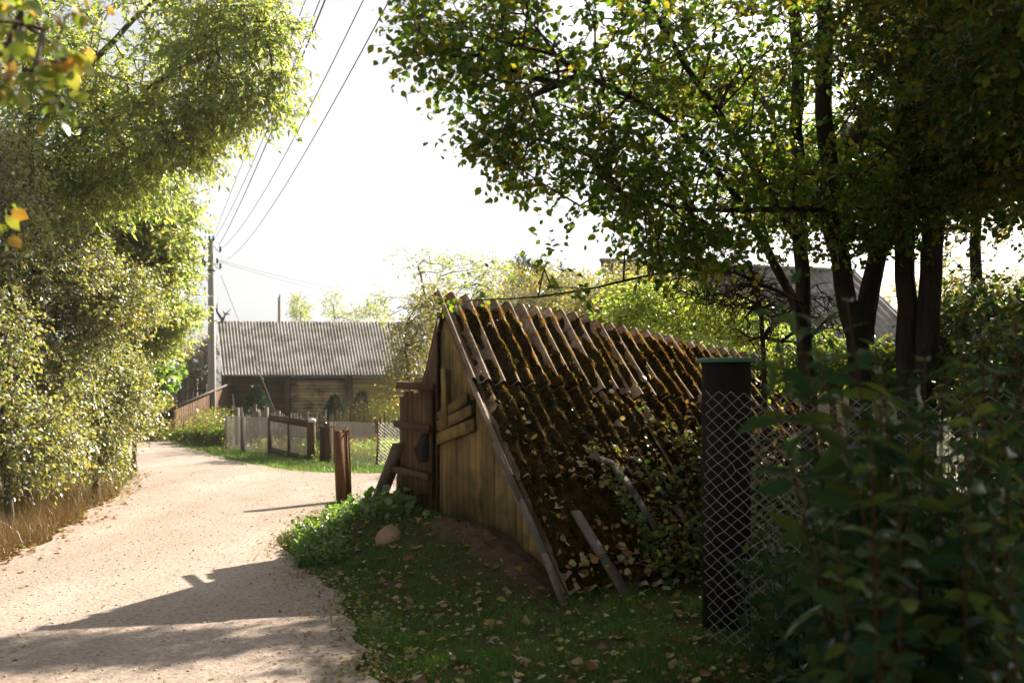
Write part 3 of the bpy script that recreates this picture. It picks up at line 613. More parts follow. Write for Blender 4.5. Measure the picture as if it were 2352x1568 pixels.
mb = MB(); mb.beam(P(394, 1016, 29.9), P(403, 945, 30.2), .12, .1); mb.build('prop', M['leanto'], Lr); mb = MB(); mb.beam(P(410, 1012, 30.3), P(470, 935, 32), .05, .04); mb.build('prop', M['leanto'], Lr)

# ------------------------------------------------------------- house with grey roof, right background
hs_ = thing('house', P(1700, 900, 27)*A([1, 1, 0]), 'house with a big pale grey corrugated roof seen through the trees', 'house')
h0, h1, g0_, g1_ = P(1378, 598, 27), P(1965, 622, 25.5), P(1420, 850, 24), P(2200, 850, 21.5)
corr(h0, h1, g0_, g1_, .175, .028, 4).build('roof', M['slate'], hs_, smooth=True)
hb = A([1.2, 4.5, 0]); corr(h0, h1, h0+hb-A([0, 0, 2.8]), h1+hb-A([0, 0, 2.8]), .175, .028, 4, n_per=5).build('roof', M['slate'], hs_, smooth=True)
mb = MB(); gl = [g0_+A([.25, .3, -.1]), h0+A([.25, .0, -.15]), h0+hb-A([-.25, 0.3, 2.9])]; gl = gl+[gl[2]*A([1, 1, 0]), gl[0]*A([1, 1, 0])]
V = np.array(gl+[q+A([.15, 0, 0]) for q in gl]); mb.add(V, [np.array([[0, 1, 2, 3, 4], [9, 8, 7, 6, 5]])], .5); mb.build('gable_wall', M['housewall'], hs_)
mb = MB(); a_, b_ = g0_+A([.3, .4, 0]), g1_+A([-.3, .4, 0]); zc = g0_[2]-.08; mb.beam(A([a_[0], a_[1], zc/2]), A([b_[0], b_[1], zc/2]), zc, .15, side=(0, 0, 1)); mb.build('front_wall', M['housewall'], hs_)
mb = MB(); mb.tube([P(1690, 625, 27), P(1690, 565, 27)], .06, 10); mb.tube([P(1690, 567, 27), P(1690, 558, 27)], .09, 10); mb.build('flue_pipe', M['wire'], hs_)
mb = MB(); mb.beam(h0+A([0, 0, .03]), h1+A([0, 0, .03]), .3, .05); mb.build('ridge_cap', M['slate'], hs_)
# far red roofed house at the bend
rh = thing('house', P(410, 900, 60)*A([1, 1, 0]), 'far house with a faded red roof behind the trees at the bend', 'house')
mb = MB(); a_, b_, c_, d_ = P(330, 800, 60), P(405, 795, 60), P(440, 835, 57), P(330, 850, 57)
V = np.array([a_, b_, c_, d_]+[q-A([0, 0, .12]) for q in (a_, b_, c_, d_)]); mb.add(V, np.array([[0, 3, 2, 1], [4, 5, 6, 7], [0, 1, 5, 4], [1, 2, 6, 5], [2, 3, 7, 6], [3, 0, 4, 7]]), .5); mb.build('roof', M['redroof'], rh)
mb = MB(); mb.box(P(370, 900, 59)*A([1, 1, 0])+A([0, 1, 1.3]), A([1.9, 0, 0]), A([0, 1.5, 0]), A([0, 0, 1.3])); mb.build('wall', M['housewall'], rh)
# ------------------------------------------------------------- fences
def picket(name, label, pts, step, wd, ztop, m, rails=(.3, .75), pw=.02, hv=.08, cat='fence'):
    pts = [A(p) for p in pts]; root = thing(name, (*pts[0], 0), label, cat); mb = MB(); rb = MB(); pbm = MB()
    for a_, b_ in zip(pts[:-1], pts[1:]):
        L_ = np.linalg.norm(b_-a_); d_ = (b_-a_)/L_; nn = int(L_/step)
        for q in range(nn):
            c = a_+d_*(q+.5)*step+RNG.normal(0, .01, 2); h = ztop*(1+RNG.normal(0, hv)); tl = RNG.normal(0, .02, 2)
            z0 = float(ground(*c)); w2 = wd*RNG.uniform(.7, 1.2)/2
            V = np.array([[c[0]+sx*d_[0]*w2+(tl[0] if k_ else 0)-sy*d_[1]*pw/2, c[1]+sx*d_[1]*w2+sy*d_[0]*pw/2, z0+(h if k_ else 0)] for k_ in (0, 1) for sy in (-1, 1) for sx in (-1, 1)])
            mb.add(V, np.array([[0, 1, 3, 2], [4, 6, 7, 5], [0, 4, 5, 1], [2, 3, 7, 6], [0, 2, 6, 4], [1, 5, 7, 3]]))
        for z_ in rails: rb = MB(); rb.beam(A([*a_, z_*ztop])-A([d_[1], -d_[0], 0])*-.03, A([*b_, z_*ztop])-A([d_[1], -d_[0], 0])*-.03, .07, .03, side=(0, 0, 1)); rb.build('rail', M[m], root)
    mb.build('picket', M[m], root)
    for p in pts:
        q_ = MB(); q_.tube([A([*p, -.1]), A([*p, ztop*1.05])], .06, 8); q_.build('post', M[m], root)
    return root
xy = lambda px, d: ((px-1176)/FX*d, d)
picket('picket_fence', 'grey weathered picket fence between the garden and the barn', [xy(545, 29), xy(640, 28), xy(780, 26.5), xy(945, 25), xy(1150, 24)], .105, .06, .9, 'graywood')
picket('board_fence', 'tall pale upright board fence at the bend of the road', [xy(285, 36), xy(380, 37), xy(470, 38.5)], .16, .11, 2.0, 'graywood')
picket('picket_fence', 'short taller-boarded stretch of grey fence by the spruce', [xy(579, 27.6), xy(612, 27.4)], .14, .1, 1.02, 'graywood')
def chain(root, a, b, z0, z1, cell, r, wob=.006, sag=None, name='mesh', m='sunlit_wire', k=4):
    """chain link netting hung from a to b: interlocked zigzag wires."""
    a, b = np.array(a, float), np.array(b, float); L_ = np.linalg.norm(b-a); d_ = (b-a)/L_; nn = np.array([-d_[1], d_[0]])
    nc = int(L_/cell*1); hz = cell*.42; P0 = []; P1 = []
    nrow = int((z1-z0)/hz)
    I, J = np.meshgrid(np.arange(nc*2+1), np.arange(nrow+1), indexing='ij')
    wx = RNG.normal(0, wob*.5, I.shape); wz = RNG.normal(0, wob*.5, I.shape)
    s_ = I*cell/2+wx+.02*(fbm(I*.1+3, J*.1, .9, 91)-.5)*8*cell; bulge = (fbm(I*cell/2, J*hz, .7, 92)-.5)*.1*(z1-z0)
    z = z0+J*hz+wz+(.0 if sag is None else sag*np.sin(np.pi*np.clip(I/(2*nc), 0, 1))*-1*(J/nrow)**2)
    x = a[0]+s_*d_[0]+bulge*nn[0]; y = a[1]+s_*d_[1]+bulge*nn[1]; pts = np.stack([x, y, z], -1)
    for i_ in range(nc*2):
        for j_ in range(nrow):
            if (i_+j_) % 2 == 0: P0.append(pts[i_, j_]); P1.append(pts[i_+1, j_+1])
            else: P0.append(pts[i_+1, j_]); P1.append(pts[i_, j_+1])
    P0 = np.array(P0); P1 = np.array(P1); rr = np.full(len(P0), r)
    V, Fq = segs(P0, P1, rr, rr, P1-P0, P1-P0, k); return mesh(name, V, Fq, M[m], root)
# ------------------------------------------------------------- trees
def grow(name, label, cat, trunks, crowns, tip=(3, 6), leaf=None, lsize=.05, kind='simple', lm='apple_leaf', bark='bark', group=None,
         twl=.25, wpath=.35, droop=.25, tipr=.004, width=1., up=.5, barkm=None, spread=1., lowres=False, sag=.0):
    """trunks: list of (points, r0, r1); crowns: (centre, radii, count)."""
    root = thing(name, trunks[0][0][0], label, cat, group)
    N = []; par = []; rad = []; fixed = []; plen = []
    for pts, r0, r1 in trunks:
        pts = np.array(pts, float); L = np.concatenate([[0], np.cumsum(np.linalg.norm(np.diff(pts, axis=0), axis=1))])
        n = max(3, int(L[-1]/.22)); tt = np.linspace(0, L[-1], n)
        # smooth (cubic-ish) interpolation through the points
        pp = np.stack([np.interp(tt, L, pts[:, c]) for c in range(3)], -1)
        for _ in range(3): pp[1:-1] = (pp[:-2]+2*pp[1:-1]+pp[2:])/4
        pp[1:-1] += RNG.normal(0, .012, pp[1:-1].shape)*min(1, r0*10)
        for q in range(n):
            par.append(-1 if q == 0 else len(N)-1); N.append(pp[q]); rad.append((r0+(r1-r0)*(q/(n-1))**.8)*(1.25 if q == 0 else 1)); fixed.append(True); plen.append(max(0, tt[q]*.15))
    nt_ = len(N)
    at = []
    for c, r, n in crowns:
        v = unit(RNG.normal(0, 1, (n, 3)))*(RNG.random((n, 1))**.42)
        at.append(np.asarray(c)+v*np.asarray(r))
    at = np.concatenate(at); at = at[at[:, 2] > .15]
    T0 = np.array(N); dmin = np.min(np.linalg.norm(at[:, None]-T0[None], axis=2), axis=1); order = np.argsort(dmin)
    NP = np.zeros((len(N)+len(at)*14, 3)); PL = np.zeros(len(NP)); NP[:nt_] = T0; PL[:nt_] = plen; cnt = nt_
    par = par+[0]*(len(NP)-nt_); tips = []
    low = np.zeros(len(NP), bool)
    for q in range(nt_):
        if N[q][2] < T0[:, 2].max()*.12: low[q] = True
    for ai in order:
        a = at[ai]; dd = np.linalg.norm(NP[:cnt]-a, axis=1); cost = dd+wpath*PL[:cnt]+np.where(NP[:cnt, 2] > a[2]+.3, .35*(NP[:cnt, 2]-a[2]), 0)+low[:cnt]*3
        jx = int(np.argmin(cost)); p = NP[jx]; dist = dd[jx]; m_ = min(12, max(1, int(dist/.22)))
        pj = par[jx]; pd = unit(NP[jx]-NP[pj]) if pj >= 0 else A([0, 0, 1.])
        if jx < nt_: pd = unit(a-p)*.4+A([0, 0, .7])
        c1 = p+pd*dist*.35; prev = jx
        for q in range(1, m_+1):
            t = q/m_; pt = (1-t)**2*p+2*t*(1-t)*c1+t*t*a
            if q < m_: pt = pt+RNG.normal(0, .02, 3)*min(1, dist)
            NP[cnt] = pt; par[cnt] = prev; PL[cnt] = PL[prev]+dist/m_; prev = cnt; cnt += 1
            if cnt >= len(NP)-14: break
        tips.append(prev)
        if cnt >= len(NP)-14: break
    NP = NP[:cnt]; par = np.array(par[:cnt]); load = np.zeros(cnt); load[tips] = 1
    for q in range(cnt-1, -1, -1):
        if par[q] >= 0: load[par[q]] += load[q]
    R = tipr*np.maximum(load, 1)**.42; R[:nt_] = np.array(rad)
    ch = np.where(par >= 0)[0]; pr = par[ch]
    R0 = np.minimum(R[pr], np.maximum(R[ch]*1.6, .001)); R0 = np.where(ch < nt_, R[pr], R0)
    pd = NP[pr]-np.where((par[pr] >= 0)[:, None], NP[np.maximum(par[pr], 0)], NP[pr]-A([[0, 0, 1.]])*.2)
    cd = NP[ch]-NP[pr]
    mbt = MB(); tr = ch < nt_
    V, Fq = segs(NP[pr][tr], NP[ch][tr], R0[tr], R[ch][tr], pd[tr], cd[tr], 14); mbt.add(V, [Fq], .5)
    big = (~tr) & (R[ch] > .012)
    if big.any(): V, Fq = segs(NP[pr][big], NP[ch][big], R0[big], R[ch][big], cd[big], cd[big], 7); mbt.add(V, [Fq], .5)
    mbt.build('trunk', M[bark], root, smooth=True)
    mb2 = MB(); sm = (~tr) & (R[ch] <= .012)
    if sm.any(): V, Fq = segs(NP[pr][sm], NP[ch][sm], R0[sm], R[ch][sm], cd[sm], cd[sm], 4 if not lowres else 3); mb2.add(V, [Fq], .5)
    # twigs and leaves
    tips = np.array(tips); nt2, nl = tip
    td = unit(NP[tips]-NP[par[tips]]); tb = np.repeat(NP[tips], nt2, 0)
    tdir = unit(np.repeat(td, nt2, 0)*.7+RNG.normal(0, .6*spread, (len(tb), 3))+A([0, 0, -sag])); tl = twl*RNG.uniform(.5, 1.2, len(tb))
    te = tb+tdir*tl[:, None]+A([0, 0, -1])*(tl**2)[:, None]*droop
    V, Fq = segs(tb, te, np.full(len(tb), tipr*.7), np.full(len(tb), tipr*.3), te-tb, te-tb, 3); mb2.add(V, [Fq], .5)
    mb2.build('twig', M['twig'] if bark == 'bark' else M[bark], root)
    f = np.tile((np.arange(nl)+1.)/nl, len(tb)); q0 = np.repeat(tb, nl, 0); q1 = np.repeat(te, nl, 0)
    lp = q0+(q1-q0)*f[:, None]+RNG.normal(0, .008, (len(q0), 3)); ld = np.repeat(tdir, nl, 0)
    sgn = np.tile(np.where(np.arange(nl) % 2, 1., -1.), len(tb))
    sd = unit(np.cross(ld, RNG.normal(0, .5, ld.shape)+A([0, 0, 1])))*sgn[:, None]
    dr = ld*.5+sd*.9+RNG.normal(0, .35, ld.shape)
    V, fs, r = leaves(lp, dr, lsize*RNG.uniform(.6, 1.2, len(lp)), kind, up, width=width, droop=droop*1.6)
    clump = np.repeat(np.clip(RNG.normal(0, .15, len(tips)), -.3, .3), nt2*nl)
    off = np.concatenate([np.repeat(clump, len(ff)) for ff in LT[kind][1]])
    mesh('crown', V, fs, M[lm], root, rnd=np.clip(r**1.3+off, 0, 1))
    return root
def E(px, py, d, rx, ry, rd, n): c = P(px, py, d); return (c, A([rx/FX*d, rd, ry/FX*d]), n)
def G(px, d, dz=-.05): x_ = (px-1176)/FX*d; return A([x_, d, float(ground(x_, d))+dz])

# right: several-stemmed fruit trees
grow('fruit_tree', 'dark multi-stemmed fruit tree right behind the mossy cellar, with the branch reaching over the road', 'tree',
     [([G(1880, 8.6), P(1850, 800, 8.6), P(1838, 600, 8.5), P(1830, 350, 8.3), P(1835, 100, 8.1), P(1800, -120, 8)], .085, .045),
      ([G(1985, 8.3), P(1975, 800, 8.3), P(1925, 620, 8.2), P(1900, 450, 8.0), P(1890, 200, 7.8), P(1900, -100, 7.6)], .115, .055),
      ([P(1975, 790, 8.3), P(2005, 640, 8.3), P(2040, 480, 8.4), P(2075, 250, 8.5), P(2080, -50, 8.6)], .09, .05),
      ([P(1850, 760, 8.5), P(1760, 560, 8.0), P(1640, 370, 7.2), P(1500, 240, 6.5), P(1330, 170, 6.0)], .045, .014),
      ([P(1838, 560, 8.4), P(1700, 330, 7.4), P(1560, 130, 6.8), P(1450, -60, 6.4)], .04, .015),
      ([P(1905, 480, 8.1), P(1760, 480, 7.2), P(1600, 490, 6.5), P(1420, 440, 6.0)], .03, .01),
      ([P(1850, 700, 8.4), P(1640, 600, 7.4), P(1450, 640, 6.8), P(1250, 690, 6.4), P(1080, 690, 6.2)], .02, .004)],
     [E(1110, 110, 5.9, 180, 150, .6, 80), E(1190, 330, 5.9, 130, 95, .5, 50), E(1000, 60, 5.8, 90, 90, .4, 22), E(1380, 200, 6.3, 230, 210, .9, 100), E(1430, 420, 6.2, 150, 120, .6, 75),
      E(1650, 120, 7, 260, 250, 1.2, 110), E(1640, 420, 7, 190, 170, 1.0, 95), E(1560, 560, 6.6, 140, 60, .6, 60), E(1900, 200, 7.9, 220, 260, 1.4, 105),
      E(1880, 480, 7.8, 150, 120, 1.1, 70), E(2050, 120, 8, 200, 200, 1.4, 75), ((3.05, 11.15, 3.85), A([.9, .5, .45]), 240), ((4.4, 11.7, 3.85), A([1.0, .7, .5]), 280), ((4.3, 10.2, 4.0), A([1.6, .7, .6]), 420), ((2.5, 12.05, 5.2), A([1.0, .35, .3]), 230), ((3.4, 10.5, 3.8), A([.95, .6, .6]), 170), ((4.8, 10.8, 4.4), A([1, .9, 1.]), 170), E(1250, -150, 6, 300, 120, 1.2, 60), E(1700, -250, 7.5, 450, 220, 2.0, 240), E(1075, 720, 6.2, 55, 50, .2, 2), E(1270, 630, 6.2, 60, 50, .2, 4)],  # crown clumps behind the trunks added to cast shade on roof, lawn and road
     tip=(4, 6), lsize=.052, kind='ovate', lm='apple_leaf', twl=.24, droop=.2, tipr=.0032)
grow('fruit_tree', 'second thick pair of dark trunks further right behind the wire fence', 'tree',
     [([G(2075, 8.0), P(2085, 800, 8), P(2075, 560, 8.0), P(2090, 400, 8.0), P(2140, 100, 8), P(2180, -200, 8.1)], .1, .06),
      ([G(2120, 8.0), P(2125, 810, 7.9), P(2145, 650, 7.9), P(2150, 450, 7.8), P(2140, 200, 7.7), P(2120, -150, 7.5)], .115, .065),
      ([P(2150, 420, 7.8), P(2240, 270, 7), P(2330, 180, 6.4), P(2450, 100, 6)], .05, .02)],
     [E(2200, 50, 7, 220, 220, 1.5, 330), E(2330, 330, 6.3, 120, 200, 1.0, 150), E(2200, 380, 7.5, 130, 120, 1, 110), E(2080, -150, 7.5, 300, 180, 2, 200), E(2380, 60, 5, 200, 220, 1.2, 190),
      E(2030, 520, 7.8, 110, 70, .7, 45), E(2330, 150, 9.5, 230, 260, 1.2, 420), E(2300, -200, 5.5, 350, 200, 2., 200)],
     tip=(4, 6), lsize=.055, kind='ovate', lm='shaded_leaf', twl=.24, droop=.2, tipr=.0032)
grow('fruit_tree', 'slim tree at the right edge with yellow-lit leaves behind it', 'tree',
     [([G(2270, 11), P(2250, 750, 11), P(2240, 560, 11), P(2260, 300, 11), P(2290, 0, 11)], .09, .04)],
     [E(2270, 260, 11, 130, 130, 1.2, 170), E(2180, 430, 11, 110, 120, 1, 90), E(2330, 480, 11, 70, 70, .8, 20), E(2200, 620, 11, 60, 120, .7, 26), E(2350, 50, 11, 200, 220, 2, 200)],
     tip=(4, 6), lsize=.06, kind='simple', lm='gold_leaf', twl=.28, tipr=.004)
# shade tree just outside the frame on the right, whose shadow lies over the grass and plants
grow('fruit_tree', 'leafy tree crowding the right edge of the garden beside the flowering stems', 'tree',
     [([A([4.6, 5.6, 0]), A([4.5, 5.6, 2]), A([4.2, 5.4, 4.5]), A([4, 5.2, 6])], .14, .05)],
     [((4.4, 6.0, 4.5), (1.6, 1.9, 1.4), 700), ((4.6, 7.6, 4.4), (1.3, 1.5, 1.2), 420), ((5.2, 7.5, 2.8), (1.2, 1.6, 1.3), 260), ((5.7, 8.4, 4.3), (1.2, 1.3, 1.1), 300), ((3.6, 3.4, 5.0), (1.6, 1.4, 1.0), 220)],
     tip=(4, 6), lsize=.07, kind='simple', lm='apple_leaf', twl=.3, tipr=.005, up=.6)
grow('fruit_tree', 'unseen leafy tree added behind the viewer to cut the sky light', 'tree', [([A([1.8, -4.5, 0]), A([1.8, -4.5, 2]), A([1.6, -4.4, 5])], .16, .06)],  # added out of view to block sky light from behind
     [((1.5, -4.2, 5.0), (3.6, 2.0, 2.4), 420), ((5.5, -1.5, 4), (1.6, 2.6, 2.2), 260), ((-3.5, -4.5, 4.5), (2.0, 2.0, 2.2), 200)], tip=(4, 5), lsize=.16, kind='simple', lm='apple_leaf', twl=.5, tipr=.006, up=.6)
print('right trees', len(C.objects))
# behind: leafy bush over the cellar ridge, lit lime
grow('bush', 'bright lime green bush lit from behind just past the cellar ridge', 'bush',
     [([G(1600, 12.8), P(1590, 860, 12.8), P(1570, 760, 12.7)], .03, .015)],
     [E(1480, 700, 12.6, 90, 60, .5, 90), E(1580, 730, 12.4, 90, 60, .6, 110), E(1680, 740, 12.2, 80, 60, .6, 80), E(1430, 730, 12.8, 60, 40, .4, 40), E(1830, 800, 12, 150, 50, .7, 60)],
     tip=(4, 7), lsize=.06, kind='simple', lm='lime_leaf', twl=.26, tipr=.003)
grow('dry_branch_tree', 'leafless drooping twiggy branches between the lime bush and the dark trunks', 'tree',
     [([G(1760, 9.6), P(1755, 800, 9.6), P(1745, 640, 9.6), P(1720, 600, 9.5)], .03, .02)],
     [E(1650, 660, 9.4, 120, 60, .5, 130), E(1740, 700, 9.4, 80, 90, .5, 110), E(1850, 720, 9.4, 90, 80, .5, 70)],
     tip=(3, 1), lsize=.03, kind='simple', lm='lime_leaf', twl=.3, tipr=.0045, sag=.5)
# centre background
bgt = [('apple_tree', 'wide golden-green tree in front of the right end of the barn', [E(930, 800, 26, 42, 90, .8, 130), E(985, 760, 26, 70, 110, 1, 200), E(1000, 690, 26, 60, 50, .8, 60), E(905, 880, 26, 25, 40, .6, 40)], 960, 26, 'gold_leaf', .08, (3, 6)),
       ('birch_tree', 'thin open-crowned tree standing against the white sky above the cellar peak', [E(960, 610, 30, 70, 50, 1, 40), E(1050, 620, 30, 60, 45, 1, 50), E(1130, 620, 30, 50, 40, 1, 50), E(1060, 690, 30, 120, 50, 1, 120), E(880, 700, 30, 40, 40, .8, 30)], 1060, 30, 'ash_leaf', .09, (3, 4)),
       ('orchard_tree', 'rounded yellowing tree behind the cellar ridge, left of the grey roofed house', [E(1220, 680, 33, 130, 80, 2, 420), E(1330, 690, 33, 90, 70, 2, 260), E(1140, 720, 33, 80, 70, 2, 160)], 1220, 33, 'gold_leaf', .1, (3, 6)),
       ('orchard_tree', 'yellow-leaved tree growing against the gable of the grey roofed house', [E(1420, 680, 22, 90, 70, 1.2, 260), E(1520, 670, 22, 90, 60, 1.2, 200), E(1340, 720, 22, 60, 60, 1, 100)], 1440, 22, 'gold_leaf', .075, (3, 6)),
       ('spruce_tree', 'tall dark pointed tree top far behind the yellowing orchard tree', [E(1190, 630, 55, 16, 40, 1, 80), E(1225, 635, 55, 18, 38, 1, 80), E(1270, 660, 55, 60, 50, 2, 150)], 1215, 55, 'spruce', .18, (3, 5)),
       ('willow_tree', 'upright grey-green tree behind the barn, nearest the far pole', [E(690, 715, 58, 26, 35, 1, 70), E(680, 700, 58, 12, 30, 1, 26)], 690, 58, 'ash_leaf', .12, (3, 5)),
       ('willow_tree', 'sparse taller tree showing above the middle of the barn roof', [E(765, 700, 56, 26, 40, 1, 44), E(800, 722, 56, 45, 22, 1, 44), E(845, 715, 56, 40, 28, 1, 50)], 790, 56, 'ash_leaf', .12, (3, 4)),
       ('lane_tree', 'yellow-green bushy tree at the end of the road left of the pole', [E(440, 850, 39, 45, 50, 1.5, 220), E(470, 800, 40, 25, 25, 1, 50), E(400, 830, 39, 30, 30, 1, 60)], 440, 39, 'gold_leaf', .11, (3, 6)),
       ('hedge', 'brown autumn hedge beside the plank fence at the bend of the road', [E(345, 940, 31, 50, 50, .8, 320), E(360, 985, 31, 50, 30, .8, 220)], 345, 31, 'yellow_leaf', .08, (3, 6)),
       ('garden_bush', 'large dark bush closing the view behind the wire fence at far right', [E(2300, 800, 9, 170, 140, 1, 480), E(2150, 840, 10, 120, 70, 1, 200), E(2400, 900, 7, 200, 200, 1, 260)], 2300, 9.5, 'vine_leaf', .075, (4, 6)),
       ('garden_bush', 'low green bush at the foot of the dark trunks', [E(1900, 850, 10, 140, 50, .7, 170), E(2030, 850, 9.5, 90, 50, .6, 100)], 1950, 10, 'apple_leaf', .06, (3, 6)),
       ('village_tree', 'distant rounded tree behind the grey roofed house at right', [E(2150, 700, 45, 160, 90, 3, 300), E(2330, 690, 45, 150, 80, 3, 260)], 2200, 45, 'gold_leaf', .16, (3, 6)),
       ('village_tree', 'broad pale tree filling the sky gap behind the barn and cellar', [E(1000, 800, 48, 200, 70, 3, 420), E(1300, 760, 48, 250, 80, 3, 400)], 1150, 48, 'gold_leaf', .16, (3, 6))]
for nm, lb, cr, bx, bd, lm, ls, tp in bgt:
    base = G(bx, bd); top = cr[0][0]
    grow(nm, lb, nm.split('_')[-1], [([base, base*.5+A([top[0], top[1], top[2]])*.5, top], .09 if bd > 20 else .05, .03)], cr, tip=tp, lsize=ls, kind='quad' if bd > 20 else 'simple', lm=lm, bark='graybark', twl=ls*4, tipr=.0035 if bd > 20 else .004, lowres=True)
# bare snag over the barn's left end
mb = MB(); b = P(513, 745, 41); root = thing('dead_tree', G(513, 41), 'small bare broken tree top beside the pole above the barn ridge', 'tree')
mb.tube([G(515, 41), P(514, 760, 41), P(511, 735, 41), P(500, 718, 41), P(494, 706, 41)], [.12, .1, .07, .05, .02], 7)
mb.tube([P(511, 738, 41), P(517, 722, 41), P(512, 714, 41)], [.06, .04, .02], 6); mb.tube([P(516, 722, 41), P(524, 716, 41), P(530, 709, 41)], [.03, .02, .01], 5)
mb.tube([P(517, 720, 41), P(524, 722, 41), P(528, 720, 41)], [.04, .03, .01], 5); mb.tube([P(499, 715, 41), P(498, 700, 41), P(500, 696, 41)], [.03, .02, .01], 5)
mb.build('trunk', M['graybark'], root)
# left vegetation
grow('ash_tree', 'tall pale green ash tree arching its long branch over the road at left', 'tree',
     [([G(-40, 13.5), P(-20, 800, 13.5), P(60, 520, 13.3), P(150, 380, 13), P(215, 300, 12.8)], .2, .1),
      ([P(150, 380, 13), P(250, 280, 12.8), P(400, 160, 12.5), P(520, 105, 12.2), P(600, 70, 12)], .07, .015),
      ([P(60, 520, 13.3), P(60, 200, 13), P(100, -100, 13)], .12, .05), ([P(90, 300, 13), P(250, 100, 12.8), P(420, -60, 12.5)], .06, .02)],
     [E(550, 40, 12, 95, 80, .9, 50), E(480, 60, 12, 90, 90, .8, 36), E(620, 60, 12, 55, 70, .5, 34), E(610, 200, 12, 55, 60, .6, 30), E(540, 250, 12, 60, 45, .5, 18), E(640, 130, 12, 40, 70, .5, 14), E(500, 170, 12.2, 110, 80, .9, 56), E(440, 270, 12.3, 85, 80, .7, 46), E(500, 250, 12.2, 35, 35, .4, 18), E(390, 300, 12.4, 85, 80, .8, 60), E(380, 90, 12.5, 160, 120, 1.1, 58), E(250, 260, 12.8, 150, 130, 1.2, 120),
      E(100, 150, 12.8, 180, 200, 1.4, 170), E(430, 340, 12.6, 40, 40, .5, 30), E(250, 400, 12.8, 130, 90, 1, 130), E(110, 420, 12.8, 150, 120, 1, 140), E(330, -120, 12.5, 330, 110, 1.6, 40)],
     tip=(4, 8), lsize=.10, kind='lance', lm='ash_leaf', bark='graybark', twl=.42, droop=.35, tipr=.005, width=1.5, up=.45)
grow('ash_tree', 'rounded pale green tree below the arching ash branch, left of the concrete pole', 'tree',
     [([G(200, 16.5), P(190, 800, 16.5), P(230, 650, 16.4), P(280, 560, 16.3)], .14, .06)],
     [E(330, 480, 16, 115, 95, 1.1, 200), E(385, 465, 16, 58, 60, .8, 46), E(385, 555, 16, 58, 60, .9, 56), E(300, 610, 16, 120, 85, 1.1, 210), E(390, 650, 16, 50, 60, .8, 30), E(200, 480, 15.5, 130, 130, 1.1, 350), E(385, 590, 16, 45, 45, .6, 80), E(420, 725, 18, 42, 30, .6, 44), E(370, 770, 18, 45, 50, .6, 90)],
     tip=(4, 8), lsize=.095, kind='lance', lm='ash_leaf', bark='graybark', twl=.34, droop=.3, tipr=.005, width=1.6)
grow('lilac_bush', 'broad-leaved bright green bush behind the shiny shrub', 'bush',
     [([G(310, 19), P(310, 880, 19), P(310, 780, 19)], .05, .03)],
     [E(300, 760, 19, 65, 75, .8, 170), E(340, 850, 19, 45, 50, .8, 110), E(270, 840, 18.5, 80, 80, .8, 150), E(350, 720, 19, 28, 24, .5, 30)],
     tip=(4, 7), lsize=.12, kind='ovate', lm='broad_leaf', bark='graybark', twl=.36, droop=.35, tipr=.005, width=1.25)
for lb, bx, bd, cr in (
    ('shiny small-leaved shrub overhanging the road edge, tallest of the left mass', 60, 12.6, [E(80, 620, 12.2, 190, 150, 1, 480), E(250, 690, 12.6, 110, 90, .9, 230), E(60, 850, 11.9, 170, 160, .9, 460)]),
    ('small-leaved shrub spilling low over the road beside the bend', 220, 14.2, [E(235, 880, 13.6, 95, 100, .8, 330), E(290, 950, 14, 48, 50, .6, 110), E(190, 980, 13.2, 90, 85, .7, 260), E(235, 1040, 13.6, 40, 35, .4, 60)]),
    ('dense small-leaved shrub rooted on the bank at the left edge', 20, 10.8, [E(20, 1000, 10.8, 130, 90, .7, 330), E(110, 1030, 11.6, 80, 65, .6, 160), E(-60, 780, 10.4, 120, 200, .8, 300), E(-30, 450, 10.4, 120, 200, .8, 260)])):
    b = G(bx, bd)
    grow('shrub', lb, 'shrub', [([b, b+A([0, 0, .8]), cr[0][0]], .06, .03)], cr, tip=(5, 6), lsize=.055, kind='simple', lm='silver_leaf', bark='graybark', twl=.3, droop=.4, tipr=.004, up=.35, group='shrubs massed along the left bank')
grow('hazel_branch_tree', 'blurred near branch with large yellow and green leaves in the upper left corner', 'tree',
     [([A([-2.6, 3.0, -.05]), A([-2.5, 3.1, 1.8]), P(-60, 200, 3.3), P(60, 60, 3.3)], .03, .01)],
     [E(40, 40, 3.0, 110, 80, .3, 12), E(140, 150, 2.8, 80, 90, .2, 6), E(30, 200, 3.3, 60, 60, .2, 3), E(120, 215, 3.2, 30, 30, .1, 3), E(0, 500, 3.3, 20, 60, .1, 3), E(-60, 100, 3.3, 80, 200, .3, 8)],
     tip=(2, 4), lsize=.055, kind='ovate', lm='yellow_leaf', bark='graybark', twl=.12, droop=.4, tipr=.003, width=1.1, up=.3)
print('trees done', len(C.objects))
